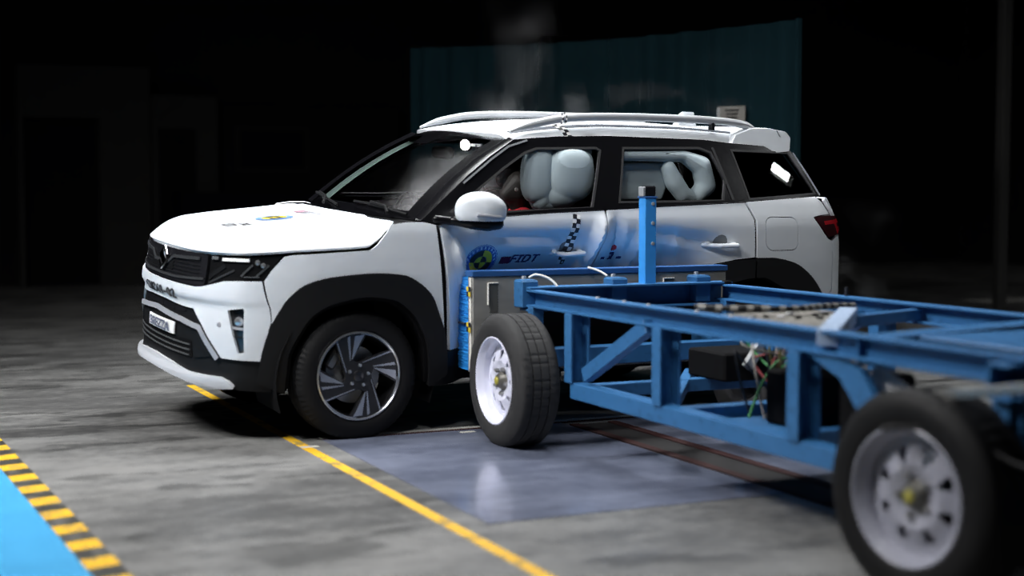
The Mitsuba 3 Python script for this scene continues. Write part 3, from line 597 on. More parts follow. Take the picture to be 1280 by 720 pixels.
# rear spoiler: side profile swept across the roof end, ends raked in
sp = Polygon([(3.19,1.485),(3.24,1.552),(3.36,1.592),(3.50,1.597),(3.63,1.578),(3.660,1.545),(3.638,1.462),(3.55,1.452),(3.38,1.456)])
vs = []
ring = np.array(sp.buffer(-.012).buffer(.012, 3).exterior.coords)[:-1]
for hw_, sh in ((.617, .012), (.606, .003), (.58, 0), (.3, 0), (0, 0), (-.3, 0), (-.58, 0), (-.606, .003), (-.617, .012)):
    c_ = ring.mean(0); k = 1-sh*4; g = c_+(ring-c_)*k; vs.append(np.stack([g[:, 0], -np.sign(hw_)*(abs(hw_)+(1.545-g[:, 1])*.30*(abs(hw_) > .5)), g[:, 1]-.0*abs(hw_)], -1))
m_ = len(ring); V = np.vstack(vs); F = [[r*m_+j, r*m_+(j+1) % m_, (r+1)*m_+(j+1) % m_, (r+1)*m_+j] for r in range(8) for j in range(m_)]
ksp = car('rear_spoiler', cat([smooth((V, np.array(F)), 40), *[flat(np.vstack([vs[e], vs[e].mean(0)]), np.array([[j, (j+1) % m_, m_] for j in range(m_)])[:, ::(-1 if e else 1)]) for e in (0, 8)]]), 'm_white', 'white rear spoiler')
car(ksp+'__seam', beam((3.545,-.6155,1.585), (3.632,-.6155,1.468), .004, .006), 'm_shade_grey')
kfn = car('antenna_fin', flat(*(lambda h: (h.vertices, h.faces))(trimesh.convex.convex_hull(np.array([(3.225,.0,1.598),(3.27,.0,1.668),(3.30,.008,1.682),(3.30,-.008,1.682),(3.375,.010,1.682),(3.375,-.010,1.682),(3.385,.03,1.592),(3.385,-.03,1.592),(3.25,.028,1.598),(3.25,-.028,1.598)])))), 'm_white', 'white shark fin antenna')
# windscreen: glass, black print border, seals
va = lambda a, v: wind(a, v)
kw_ = car('windscreen', panel([(-.99,.005),(.99,.005),(.99,.992),(-.99,.992)], va, .03, 0, off=-.002, rnd=0, gap=0), 'm_glass', 'windscreen with smoke behind it')
car(kw_+'__print_border', panel(Polygon([(-1.0,.0),(1.0,.0),(1.0,1.0),(-1.0,1.0)]).difference(Polygon([(-.95,.075),(.90,.075),(.875,.95),(.25,.95),(.13,.80),(-.13,.80),(-.25,.915),(-.95,.90)])), va, .03, 0, off=-.006, rnd=0, gap=0), 'm_pillar_black', 'black printed edge of the windscreen')
cw = [(1.00,-.82),(1.045,-.74),(1.02,-.60),(.99,-.35),(.975,0),(.99,.35),(1.02,.60),(1.045,.74),(1.00,.82)]
def cowl(a, b):   # a: lateral -1..1, b: 0 bonnet edge .. 1 glass foot
    a, b = np.asarray(a, float), np.asarray(b, float); y = np.interp(-a*.80, [c[1] for c in cw], [c[0] for c in cw]); (X1, z1) = wsb(np.abs(.735*a)); X0 = y-.03; z0 = zc(X0)-.035-.05*a**4
    return np.stack([X0+(X1+.02-X0)*b, -a*(.82+(.735-.82)*b), z0+(z1-.004-z0)*b], -1)
kc = car('cowl', panel([(-1.05,-.1),(1.05,-.1),(1.05,1),(-1.05,1)], cowl, .04, 0, rnd=0, gap=0, ctr=(1, 0, 0)), 'm_plastic', 'black cowl below the windscreen')
for a0, a1, v1 in ((.95, .30, .055), (.10, -.85, .075)):
    t_ = np.linspace(0, 1, 14); aa = a0+(a1-a0)*t_; vv = .012+v1*np.sin(t_*np.pi*.55); p = wind(aa, vv)+[-.012, 0, .016]
    kwi = car('wiper', tube(p, .007, 6), 'm_plastic', 'black wiper'); car(kwi+'__arm', tube([(p[2]+[-.05, 0, -.005]), p[4]+[-.012, 0, .014], p[8]+[-.004, 0, .012]], .009, 6), 'm_plastic')
# tail gate, rear glass, rear bumper
kbk = car('tail_gate', panel([(4.58,.95),(2*SMAX-4.58,.95),(2*SMAX-4.45,1.195),(4.45,1.195)], lower0, .03, .02), 'm_white', 'white tail gate')
rg = lambda a, v: np.stack([3.80+.045*(1-np.abs(a)**2)-(.165+.02)*np.asarray(v), -np.asarray(a)*(.68-.10*np.asarray(v)), 1.20+.262*np.asarray(v)], -1)
car(kbk+'__rear_glass', panel([(-.97,0),(.97,0),(.97,1),(-.97,1)], rg, .05, 0, rnd=0, gap=0), 'm_gloss_black', 'dark rear window')
for s in (1, -1): car(kbk+'__edge_strip', (mir if s < 0 else (lambda m: m))(tube([green(X_, z_)+[.004, 0, 0] for X_, z_ in ((3.818,1.205),(3.74,1.332),(3.664,1.452))], .006, 8)), 'm_silver_trim', 'pale edge strip beside the rear window')
rb = [(4.432,.655),(4.432,.942),(4.50,.968),(4.58,.94)]
rbp = [(4.376,.575),(4.43,.655),(4.432,.940),(4.47,.968),(4.575,.975),(4.58,.945)]+[(2*SMAX-4.58,.945),(2*SMAX-4.575,.975),(2*SMAX-4.47,.968),(2*SMAX-4.432,.940),(2*SMAX-4.43,.655),(2*SMAX-4.376,.575),(2*SMAX-4.41,.45),(4.41,.45)]
kbb = car('rear_bumper', panel(rbp, lower0, .025, .02, rnd=.003), 'm_white', 'white rear bumper'); car(kbb+'__lower_trim', panel([(4.40,.45),(2*SMAX-4.40,.45),(2*SMAX-4.44,.27),(4.44,.27)], lower0, .03, .03, off=-.004), 'm_plastic', 'black lower rear bumper trim')
car(kbb+'__corner_chip', onsurf(lower0, 4.50, .575, .004, cbox(.05, .03, .01, .004)), 'm_tape_white')
# --- dark inner shell, floor pan, wheel housings (what shows through the gaps)
hole = Polygon(AI).union(Polygon(RI))
shell = Polygon([(.6,.26),(4.8,.26),(4.8,.95),(4.4,1.0),(4.2,1.12),(3.7,1.10),(1.72,1.04),(1.58,1.0),(1.50,.93),(1.0,.885),(.6,.87)]).difference(hole.buffer(-.01))
for R, fn in ((lambda m: m, lower), (mir, lower0)):
    car('body_shell', R(panel(shell, fn, .035, 0, off=-.024, rnd=0, gap=0)), 'm_dark')
    for X in (.81, 3.31):
        a = np.linspace(-.35, np.pi+.35, 22); r0 = .425; V = np.array([(X+r0*math.cos(u), yy, .30+r0*1.02*math.sin(u)) for yy in (-.845, -.50) for u in a]); n_ = len(a)
        inner = np.array([(X+r0*math.cos(u), -.50, .30+r0*math.sin(u)) for u in a]+[(X, -.50, .3)])
        car('wheel_housing', R(cat([smooth((V, np.array([[k, k+1, n_+k+1, n_+k] for k in range(n_-1)])), True), flat(inner, np.array([[k, k+1, n_] for k in range(n_-1)]))])), 'm_dark')
car('underbody', cat([box(.25, 3.75, -.50, .50, .24, .34), box(1.28, 2.85, -.70, .80, .24, .34), box(.20, .95, -.50, .50, .34, .80, .03), box(.93, 1.12, -.72, .80, .34, 1.0, .02), box(.18, .36, -.62, .62, .30, .86, .03), box(3.45, 3.85, -.60, .60, .34, .80, .03)]), 'm_dark', 'dark underbody')
car('nose_backing', panel([(-1.0,.30),(1.0,.30),(1.0,.90),(-1.0,.90)], lower0, .05, 0, off=-.045, rnd=0, gap=0), 'm_dark')
car('bulkhead_apron', box(1.25, 1.30, -.66, .78, .30, 1.02), 'm_dark')

# --- near side mirror
def ellipsoid(c, r, cut=None, p=2.0):
    m = trimesh.creation.icosphere(4); v = np.array(m.vertices); k = (np.abs(v)**p).sum(1, keepdims=True)**(1/p); v = v/k*np.array(r)
    if cut is not None: v[:, 2] = np.maximum(v[:, 2], cut)
    return (v+np.array(c), np.array(m.faces))
mv, mf = ellipsoid((0, 0, 0), (.132, .076, .094), -.052, 2.3)
mv[:, 1] *= 1-.25*np.clip(-mv[:, 0]/.15, 0, 1); mv[:, 2] = np.where(mv[:, 2] > 0, mv[:, 2]*(1-.30*np.clip(mv[:, 0]/.15, 0, 1)**2), mv[:, 2]); mv[:, 1] += -.02*mv[:, 0]/.15
mb = smooth((mv+np.array([1.42, -.955, 1.146]), mf), 50)
kmi = car('side_mirror', mb, 'm_white', 'white door mirror with an indicator strip')
car(kmi+'__lower_shell', blob([(1.30,-.89,1.090,.022),(1.38,-.945,1.082,.034),(1.46,-.965,1.078,.038),(1.515,-.965,1.078,.030)], [(0,1),(1,2),(2,3)], .012, 8), 'm_pillar_black', 'black mirror underside')
car(kmi+'__arm', blob([(1.22,-.855,1.095,.022),(1.31,-.885,1.085,.022)], [(0,1)], .015, 4), 'm_pillar_black', 'black mirror arm')
car(kmi+'__indicator', tube([(1.37,-1.018,1.128),(1.42,-1.030,1.122),(1.48,-1.030,1.116),(1.53,-1.002,1.112)], .010, 8, samples=16), 'm_silver_trim', 'grey indicator strip')
car(kmi+'__glass', xf(cbox(.006, .08, .08, .003), tr(1.530, -.955, 1.118)), 'm_gloss_black')

# --- cabin
kda = car('dashboard', blob([(1.18,-.62,.97,.07),(1.18,.62,.97,.07),(1.42,-.62,.95,.10),(1.42,.62,.95,.10),(1.30,-.6,.62,.1),(1.30,.6,.62,.1)], [(0,1,2,3,4,5)], .06, 4), 'm_cabin', 'black dashboard')
car('steering_wheel', tube([(1.60+.05*math.cos(u)*.5, .37+.18*math.sin(u), .98+.17*math.cos(u)) for u in np.linspace(0, 2*np.pi, 30)], .016, 8), 'm_cabin', 'black steering wheel')
def seat(X, Y):
    ks_ = car('seat', blob([(X+.05,Y-.19,.52,.10),(X+.05,Y+.19,.52,.10),(X-.42,Y-.2,.56,.09),(X-.42,Y+.2,.56,.09)], [(0,1,2,3)], .05, 6), 'm_seat', 'dark seat')
    car(ks_+'__backrest', blob([(X+.08,Y-.19,.56,.09),(X+.08,Y+.19,.56,.09),(X+.30,Y-.16,1.10,.07),(X+.30,Y+.16,1.10,.07)], [(0,1,2,3)], .05, 6), 'm_seat')
    car(ks_+'__headrest', blob([(X+.32,Y-.09,1.24,.065),(X+.32,Y+.09,1.24,.065),(X+.33,Y-.07,1.33,.05),(X+.33,Y+.07,1.33,.05)], [(0,1,2,3)], .03, 6), 'm_seat', 'dark headrest')
seat(2.0, -.36); seat(2.0, .37); seat(2.98, -.38); seat(2.98, .38)
car('rear_view_mirror', blob([(1.66,-.09,1.40,.026),(1.66,.09,1.40,.026),(1.66,-.09,1.42,.024),(1.66,.09,1.42,.024)], [(0,1,2,3)], .02, 4), 'm_cabin', 'dark rear-view mirror')
car('parcel_shelf', cat([box(3.30, 3.74, -.60, .60, 1.0, 1.14, .02), box(2.6, 3.74, .60, .66, .8, 1.245, .01), box(3.25, 3.70, -.66, -.60, .8, 1.16, .01)]), 'm_cabin', 'black parcel shelf')
car('parcel_shelf', box(3.58, 3.775, -.60, .60, 1.05, 1.222, .02), 'm_cabin', 'black inner edge of the tail gate')
car('headliner', panel([(1.70,-.85),(1.70,.85),(3.3,.85),(3.3,-.85)], roof, .08, 0, off=-.035, rnd=0, gap=0), 'm_cabin')
# far door inner skins and the pale far pillar lining seen through the windscreen
tt = np.linspace(0, 1, 10); A = wind(np.full(10, -.94), tt)+[.03, -.0, -.012]; Bq = wind(np.full(10, -.80), tt)+[.07, 0, -.02]
car('pillar_lining', smooth((np.vstack([A, Bq]), np.array([[k, k+1, 11+k, 10+k] for k in range(9)])), True), 'm_lining', 'pale green grey pillar lining')
# flash lamp behind the windscreen that lights at the impact
LP = np.array([1.655, -.300, 1.460]); LD = norm(np.array([-.78, -.62, -.06])); LM = np.eye(4); LM[:3, 0] = norm(np.cross([0, 0, 1.0], LD)); LM[:3, 1] = np.cross(LD, LM[:3, 0]); LM[:3, 2] = LD; LM[:3, 3] = LP
kfl = car('impact_lamp', xf(lathe([(.0,.004),(.030,.004),(.036,.010),(.038,-.012),(.028,-.03),(.0,-.032)], 24), LM@rot('x', 90)), 'm_plastic', 'lit round flash lamp behind the windscreen')
ring_ = np.array([(.030*math.cos(u), .030*math.sin(u), .009) for u in np.linspace(0, 2*np.pi, 25)[:-1]]+[(0, 0, .009)])
car(kfl+'__bulb', xf(flat(ring_, np.array([[k, (k+1) % 24, 24] for k in range(24)])), LM), 'm_lamp_off', 'glowing white lamp face', emitter={'type': 'area', 'radiance': {'type': 'rgb', 'value': [26.0, 29.0, 25.0]}})
car(kfl+'__bracket', beam(LP+[.02, -.03, .0], LP+[.03, -.13, .0], .014, .018), 'm_silver_trim')
car(kfl+'__sensor_dot', xf(lathe([(.0,.004),(.010,.003),(.012,0.0)], 16), tr(*(LP+[.0, -.125, -.004]))@rot('z', 40)@rot('x', 180)), 'm_lamp_off')

# --- airbags
def bag(sph, ed, step=.016, it=10): return blob(sph, ed, step, it)
def puffs(els, step=.014, it=14):
    ms = [manifold3d.Manifold(manifold3d.Mesh(v.astype(np.float32), f.astype(np.uint32))) for v, f in els]
    m = manifold3d.Manifold.batch_boolean(ms, manifold3d.OpType.Add).refine_to_length(step); q = m.to_mesh(); t = trimesh.Trimesh(np.array(q.vert_properties[:, :3]), np.array(q.tri_verts), process=True)
    trimesh.smoothing.filter_taubin(t, lamb=.5, nu=.53, iterations=it); return smooth((np.array(t.vertices), np.array(t.faces)), True)
kab = car('airbag', puffs([ellipsoid((1.925,-.63,1.31), (.095,.062,.150), None, 2.6), ellipsoid((1.95,-.625,1.20), (.07,.05,.085))]), 'm_airbag', 'pale blue grey side airbag filling the front window')
car(kab+'__lobe', puffs([ellipsoid((2.115,-.645,1.315), (.148,.078,.150), None, 2.5), ellipsoid((2.07,-.635,1.215), (.12,.066,.085)), ellipsoid((2.19,-.64,1.38), (.075,.05,.075))]), 'm_airbag')
car(kab+'__crease', bag([(1.90,-.622,1.435,.028),(2.03,-.628,1.415,.03),(2.24,-.622,1.44,.026)], [(0,1),(1,2)]), 'm_airbag')
car(kab+'__tail', bag([(1.96,-.62,1.16,.045),(2.06,-.62,1.15,.035)], [(0,1)]), 'm_airbag')
kab = car('airbag', bag([(2.42,-.65,1.425,.03),(2.86,-.65,1.425,.035),(2.98,-.655,1.37,.06),(3.02,-.655,1.26,.06),(2.96,-.655,1.20,.05)], [(0,1),(1,2),(2,3),(3,4)]), 'm_airbag', 'pale looped curtain airbag in the rear window')
car(kab+'__loop', bag([(2.76,-.65,1.355,.045),(2.80,-.655,1.28,.055),(2.86,-.66,1.21,.05),(2.93,-.655,1.185,.04)], [(0,1),(1,2),(2,3)]), 'm_airbag')
car(kab+'__sheet', bag([(2.40,-.60,1.36,.02),(2.74,-.60,1.36,.03),(2.40,-.58,1.26,.03),(2.76,-.59,1.27,.035),(2.42,-.60,1.19,.02),(2.74,-.6,1.19,.02)], [(0,1,2,3),(2,3,4,5)]), 'm_airbag')
# dark head and red shirt of the dummy beside the airbag
tag('crash_dummy', 'crash test dummy in a red shirt sitting at the front window behind the airbag', 'crash dummy')
put('crash_dummy__torso', blob([(2.05,-.36,.66,.14),(1.98,-.24,.99,.08),(1.965,-.49,1.0,.08),(1.95,-.38,1.085,.055),(1.955,-.50,1.06,.055)], [(0,1,2),(1,2,3),(2,3,4)], .03, 8), 'm_red', CAR)
put('crash_dummy__arm', blob([(1.955,-.54,1.02,.050),(1.82,-.56,.86,.044),(1.62,-.48,.92,.034)], [(0,1),(1,2)], .02, 6), 'm_red', CAR)
kdh = put('crash_dummy__head', blob([(1.945,-.39,1.12,.045),(1.93,-.40,1.20,.072),(1.945,-.40,1.245,.080),(1.865,-.40,1.195,.042),(1.842,-.40,1.205,.016)], [(0,1),(1,2,3),(3,4)], .015, 8), 'm_skin', CAR)
put('crash_dummy__head__target_dot', xf(lathe([(0, .003), (.010, .003), (.011, 0)], 16), tr(1.885, -.473, 1.225)@rot('x', 180)), 'm_tape_white', CAR)
put('crash_dummy__leg', blob([(2.0,-.46,.62,.09),(1.64,-.47,.70,.07),(1.46,-.47,.42,.05)], [(0,1),(1,2)], .03, 6), 'm_skin', CAR); put('crash_dummy__leg', blob([(2.0,-.26,.62,.09),(1.64,-.25,.70,.07),(1.46,-.25,.42,.05)], [(0,1),(1,2)], .03, 6), 'm_skin', CAR)

# --- stickers on the car
def disc(r, n=40): return Point(0, 0).buffer(r, n//4)
def decal(name, fn, s, z, poly, mat, off=.0012, label=None, grow=1.0, gstep=.016):
    from shapely import affinity
    return car(name, panel(affinity.translate(poly, s, z), fn, gstep, 0, off=off, rnd=0, gap=0), mat, label)
def quadrant(r, a0): return Polygon([(0, 0)]+[(r*math.cos(u), r*math.sin(u)) for u in np.linspace(a0, a0+np.pi/2, 14)])
def roundel(base, fn, s, z, R, label, turn=0):
    k = decal(base+'__roundel', fn, s, z, disc(R), 'm_ring_blue', .0012, label); out = []
    decal(base+'__roundel_rim', fn, s, z, disc(R*.97).difference(disc(R*.93)), 'm_sticker_pale', .0016); r = R*.70
    for j in range(4):
        decal(base+'__roundel_quarter', fn, s, z, quadrant(r, turn+j*np.pi/2).difference(disc(r*.52)), 'm_yellow' if j % 2 == 0 else 'm_black_ink', .0018)
        decal(base+'__roundel_core', fn, s, z, quadrant(r*.5, turn+j*np.pi/2), 'm_black_ink' if j % 2 == 0 else 'm_yellow', .0018, gstep=.01)
    for u in np.linspace(.2, np.pi-.2, 11):
        decal(base+'__roundel_letter', fn, s+R*.83*math.cos(u), z+R*.83*math.sin(u), Polygon([(-.005, -.007), (.005, -.007), (.005, .007), (-.005, .007)]), 'm_sticker_pale', .0018, gstep=.008)
roundel('door', lower, 2.118, .862, .098, 'round blue sticker with yellow and black quarters')
decal('door__sticker_block', lower, 2.268, .872, Polygon([(-.03, -.022), (.03, -.022), (.03, .018), (-.03, .018)]), 'm_maroon', .0012, 'dark red sticker block')
letters('door__sticker_letters', lower, 2.385, .878, 'FIDT', .042, 'm_navy', .001, .30, 1.25, 'slanted dark letters')
decal('door_001__sticker_dot', lower, 2.931, .925, disc(.017), 'm_red', .0012, 'red dot of a letter i')
decal('door_001__sticker_stem', lower, 2.931, .880, Polygon([(-.022, -.022), (.018, -.022), (.018, .02), (-.018, .02), (-.018, .012), (-.008, .012), (-.008, -.015), (-.022, -.015)]), 'm_navy', .0012, 'dark stem of a letter i', gstep=.01)
for dx in (-.06, .05): decal('door_001__sticker_letter', lower, 2.931+dx, .868, Polygon([(-.012, -.006), (.012, -.006), (.012, .008), (-.012, .008)]), 'm_navy', .0012, gstep=.01)
hoodS = lambda a, b: hood(a, b)
def hroundel():
    s, z, R = .585, -.225, .098
    decal('hood__roundel', hoodS, s, z, disc(R), 'm_ring_pale', .004, 'round pale blue sticker with yellow and black quarters'); r = R*.68
    for j in range(4):
        decal('hood__roundel_quarter', hoodS, s, z, quadrant(r, -.785+j*np.pi/2).difference(disc(r*.5)), 'm_yellow' if j % 2 == 0 else 'm_black_ink', .0052)
        decal('hood__roundel_core', hoodS, s, z, quadrant(r*.48, -.785+j*np.pi/2), 'm_black_ink' if j % 2 == 0 else 'm_yellow', .0052)
hroundel()
def hletters(name, X, Y, txt, h, mat, ang, label=None):
    m = xf(text(txt, h, .001), rot('z', ang)); v, f, n = m; p, nn = surf_normals(hoodS, X+v[:, 0], Y+v[:, 1], (.6, 0, .2)); car(name, flat(p+(.004+v[:, 2])[:, None]*nn, f), mat, label)
hletters('hood__sticker_letters', .325, -.31, 'i.m', .07, 'm_black_ink', -90, 'small dark letters'); hletters('hood__sticker_letters', .385, -.37, '.nd', .05, 'm_black_ink', -90)
decal('hood__sticker_block', hoodS, .80, -.03, Polygon([(-.03, -.07), (.03, -.07), (.03, .04), (-.03, .04)]), 'm_maroon_pale', .004, 'small faded red sticker block'); hletters('hood__sticker_letters', .80, -.17, 'FIDT', .06, 'm_silver_trim', -90)
# checker tape over the roof edge and the front door
def checker(base, fn, pts, w, n, label):
    a = np.array(pts, float); tt = np.linspace(0, 1, len(a)); L = np.linspace(0, 1, n+1); P = np.stack([np.interp(L, tt, a[:, 0]), np.interp(L, tt, a[:, 1])], -1)
    decal(base+'__checker_tape', fn, 0, 0, LineString(a).buffer(w/2, cap_style='flat'), 'm_tape_white', .0035, label)
    for k in range(n):
        d = norm(P[k+1]-P[k]); q = np.array([-d[1], d[0]])*(w/2)*(1 if k % 2 else -1)
        decal(base+'__checker_square', fn, 0, 0, Polygon([P[k], P[k+1], P[k+1]+q, P[k]+q]).buffer(.001), 'm_black_ink', .0045, gstep=.012)
checker('door', lower, [(2.651,1.112),(2.640,1.02),(2.632,.94),(2.625,.84)], .044, 12, 'black and white checker tape')
checker('roof', roof, [(2.10,.52),(2.10,.70),(2.105,.80),(2.115,.90),(2.127,1.0)], .045, 10, 'black and white checker tape')
ta = np.array([(2.098, -.585+.0228*math.cos(u+np.pi/2-.3), 1.6185+.0228*math.sin(u+np.pi/2-.3)) for u in np.linspace(.1, np.pi+.2, 7)])
for k in range(6):
    for j in range(2): car('roof_rail__checker_square', beam(ta[k]+[.022*(j-.5), 0, 0], ta[k+1]+[.022*(j-.5), 0, 0], .022, .003, (1, 0, 0), .0005), 'm_black_ink' if (k+j) % 2 else 'm_tape_white')

# --- wheels of the car
def car_tyre(R=.323, r=.222, w=.205, ribs=4):
    h = w/2; prof = [(r-.006, h-.022),(r+.004, h-.008),(r+.020, h-.001),(r+.045, h),(R-.035, h-.006),(R-.014, h-.016),(R-.004, h-.030)]
    for k in range(ribs):
        x0 = h-.030-(2*h-.060)*k/ribs; x1 = h-.030-(2*h-.060)*(k+1)/ribs; g = .005
        prof += [(R, x0-.002), (R, x1+g+.001)]
        if k < ribs-1: prof += [(R-.007, x1+g), (R-.007, x1-.0)]
    prof += [(R-.004, -h+.030),(R-.014,-h+.016),(R-.035,-h+.006),(r+.045,-h),(r+.02,-h+.001),(r-.006,-h+.022)]
    def rm(a, y, rr): return np.where((rr > R-.02) & ((a*72/np.pi) % 2 < .45) & (np.abs(y) > h*.42), -.005, 0)
    return prof, rm
OUT = np.diag([1., -1, 1, 1])
def car_wheel(X, side, roll=0, detail=True, z=.318):
    M = WHEELS@tr(X, -.768*side, z)@(np.eye(4) if side == 1 else rot('z', 180))@rot('y', roll)
    kt = key('car__wheel'); nm = kt
    prof, rm = car_tyre(); 
    prof = [(r, -y) for r, y in prof[::-1]]
    labels[kt] = {}
    put(kt+'__tyre', lathe(prof, 216, 38, rm), 'm_rubber', M)
    put(kt+'__barrel', lathe([(.219,-.098),(.219,-.085),(.206,-.075),(.198,-.03),(.196,.09),(.219,.098)], 64, 35), 'm_rim_black', M)
    put(kt+'__rim_edge', lathe([(.2225,-.096),(.2225,-.101),(.216,-.103),(.212,-.098)], 96, 35), 'm_silver', M)
    disc_ = Point(0, 0).buffer(.213, 24); pos, lines, arcs = [], [], []
    for k in range(4):
        A = math.radians(90*k)
        def pt(r, deg): return (r*math.cos(A+math.radians(deg)), r*math.sin(A+math.radians(deg)))
        # window between a thin line edge (45) and the twin strip (10)
        win = Polygon([pt(.088, 29)]+[pt(.205, u) for u in np.linspace(-4, -46, 10)]+[pt(.074, -5), pt(.066, 12)]).buffer(-.003).buffer(.003)
        disc_ = disc_.difference(win)
        lines.append(Polygon([pt(.070, -8), pt(.2055, -47.5), pt(.206, -49.7), pt(.0685, -12)]))
        arcs.append(Polygon([pt(.213, u) for u in np.linspace(4, -51, 14)]+[pt(.2075, u) for u in np.linspace(-51, 4, 14)]))
        lines.append(Polygon([pt(.090, 39), pt(.200, 25), pt(.206, 20.5), pt(.092, 34.5)]))
        lines.append(Polygon([pt(.090, 32), pt(.200, 13), pt(.206, -1), pt(.172, 4), pt(.090, 28.5)]))
    Z2Y = rot('x', 90)
    put(kt+'__spider', xf(extrude(disc_, .03), tr(0, -.062, 0)@Z2Y), 'm_rim_black', M)
    for p in lines: put(kt+'__cut_face', xf(extrude(p, .004), tr(0, -.0905, 0)@Z2Y), 'm_silver', M)
    for p in arcs: put(kt+'__cut_face', xf(extrude(p, .004), tr(0, -.0910, 0)@Z2Y), 'm_silver', M)
    put(kt+'__hub_cap', lathe([(0,-.100),(.022,-.100),(.028,-.096),(.03,-.088)], 24), 'm_gloss_black', M)
    for k in range(5):
        a = math.radians(72*k+18); put(kt+'__lug_nut', xf(lathe([(0,-.012),(.007,-.011),(.010,-.004),(.010,.004)], 10), tr(.052*math.cos(a), -.090, .052*math.sin(a))), 'm_silver', M)
    put(kt+'__brake_disc', lathe([(.05,-.01),(.145,-.01),(.145,.012),(.05,.012)], 48), 'm_galv', M)
    a = math.radians(150); put(kt+'__caliper', xf(cbox(.05, .04, .11, .01), tr(.135*math.cos(a), -.022, .135*math.sin(a))@rot('y', 25)), 'm_steel', M)
car_wheel(.81, 1, 8); car_wheel(.81, -1, 20); car_wheel(3.31, 1, 40); car_wheel(3.31, -1, 0)

# ------------------------------------------------------------------ the trolley with the barrier (world coordinates)
tag('crash_trolley', 'blue steel crash trolley on white wheels, its barrier pressed against the car doors', 'trolley')
def tro(name, mesh, mat='m_blue', label=None, M=None):
    k = put('crash_trolley__'+name, mesh, mat, M)
    if label: tag(k, label)
    return k[len('crash_trolley__'):]
XN, XF, ZT, ZB = 1.60, 2.72, .705, .305
YF, YR = -1.17, -4.75
NEAR = (XN, XF)
for X, s in ((XN, -1), (XF, 1)):
    tro('top_rail', channel((X, YF, ZT), (X, YR, ZT), .06, .085, -1, .010), label=None)
    tro('bottom_rail', beam((X, -1.70, ZB), (X, YR, ZB), .075, .075), label=None)
    for yy in (-1.70, -2.51, -3.47, -4.50):
        tro('post', channel((X, yy, ZB+.037), (X, yy, ZT-.042), .07, .10, 1, .010, (s*-1, 0, 0)))
    tro('diagonal', beam((X, -1.80, .385), (X, -2.37, .660), .05, .065))
    tro('front_leg', beam((X, -1.25, ZT-.04), (X, -1.25, .40), .06, .06, (0, 1, 0)))
    tro('gusset', extrude(Polygon([(-3.60, .665), (-3.52, .665), (-3.70, .60), (-3.80, .50), (-3.84, .345), (-3.92, .345), (-3.90, .50), (-3.80, .62)]).buffer(.012), .03, np.array([[0, 0, 1, X-.015], [1, 0, 0, 0], [0, 1, 0, 0], [0, 0, 0, 1.]])))
tro('diagonal', beam((XF, -1.75, .62), (XF, -1.40, .34), .05, .06))
tro('diagonal', beam((XF, -2.0, .36), (XF, -1.72, .62), .05, .06))
# cross members
tro('front_beam', channel((XN-.03, -1.19, .70), (XF+.03, -1.19, .70), .12, .12, -1, .010))
tro('cross_beam', beam((XN, -1.32, .42), (XF, -1.32, .42), .10, .09), label='front axle beam')
tro('cross_beam', beam((XN, -1.75, ZB), (XF, -1.75, ZB), .06, .06))
tro('cross_beam', beam((XN, -2.51, ZB-.01), (XF, -2.51, ZB-.01), .08, .06))
tro('cross_beam', beam((XN, -3.30, ZB), (XF, -3.30, ZB), .07, .07))
tro('cross_beam', beam((XN-.01, -3.62, .722), (2.27, -2.85, .722), .075, .06), 'm_blue_lit', 'cross beam in a paler blue for its lit face')
tro('cross_beam', channel((XN, -3.84, .695), (XF, -3.58, .695), .12, .10, -1, .008))
tro('cross_beam', beam((2.2, -2.93, .70), (XF, -2.75, .70), .04, .05))
tro('cross_beam', channel((XN-.08, -4.52, .675), (XF, -4.52, .675), .09, .11, -1, .01))
tro('cross_beam', beam((XN, -4.32, .36), (XF, -4.32, .36), .10, .09), label='rear axle beam')
tro('brace', beam((XN+.05, -2.45, .30), (2.40, -1.40, .31), .05, .05)); tro('brace', beam((XN+.05, -3.25, .30), (2.6, -2.55, .30), .05, .05))
tro('floor_tray', box(XN+.04, XF-.04, -3.28, -2.55, .262, .275), 'm_blue'); tro('floor_tray', box(XN+.04, XF-.04, -4.3, -3.35, .262, .275), 'm_galv')
tro('cover_plate', xf(cbox(.52, .58, .012), tr(2.05, -4.12, .735)), 'm_blue', 'light blue cover plate between the rails')
tro('rear_post', box(XF-.10, XF-.02, -3.40, -3.32, .33, .70), 'm_dark'); tro('rear_post', box(1.575, 1.635, -4.56, -4.50, .30, .66))
tro('rear_frame', beam((1.42, -4.27, .605), (1.46, -4.85, .71), .03, .03), 'm_steel', 'grey steel bar over the rear wheel')
tro('rear_box', box(1.62, 1.95, -4.78, -4.40, .40, .64, .02), 'm_dark')
# stubs that carry the back plate, back plate, crushed honeycomb element
for xx in (1.592, 2.10, 2.60):
    kk = tro('load_stub', box(xx-.045, xx+.045, -1.205, -1.105, .655, .79, .005)); tro(kk+'__cap', box(xx-.04, xx+.04, -1.20, -1.11, .79, .794), 'm_blue')
    tro(kk+'__bolt', xf(lathe([(0, .014), (.012, .014), (.013, 0)], 6), tr(xx, -1.13, .796)@rot('x', 90)), 'm_galv')
for xx in (1.55, 2.66): tro('load_stub', box(xx-.05, xx+.05, -1.27, -1.015, .38, .48))
for a, b in ((1.44, 1.50), (2.46, 2.53)):
    tro('edge_frame', cat([box(a, a+.006, -1.03, -1.015, .66, .775), box(a, b, -1.03, -1.015, .770, .776)]), 'm_wire_white', 'pale angle strip on the barrier plate'); tro('plate_window', box(a+.01, b, -1.022, -1.012, .62, .767), 'm_hub')
tro('back_plate', box(1.362, 2.858, -1.02, -.955, .32, .805), 'm_backplate', 'grey steel barrier back plate')
tro('shade_panel', box(1.66, 2.68, -1.07, -1.035, .34, .64), 'm_dark', 'added dark panel for the shade behind the front beam')  # added sheet that stands in for shade over the lower back plate
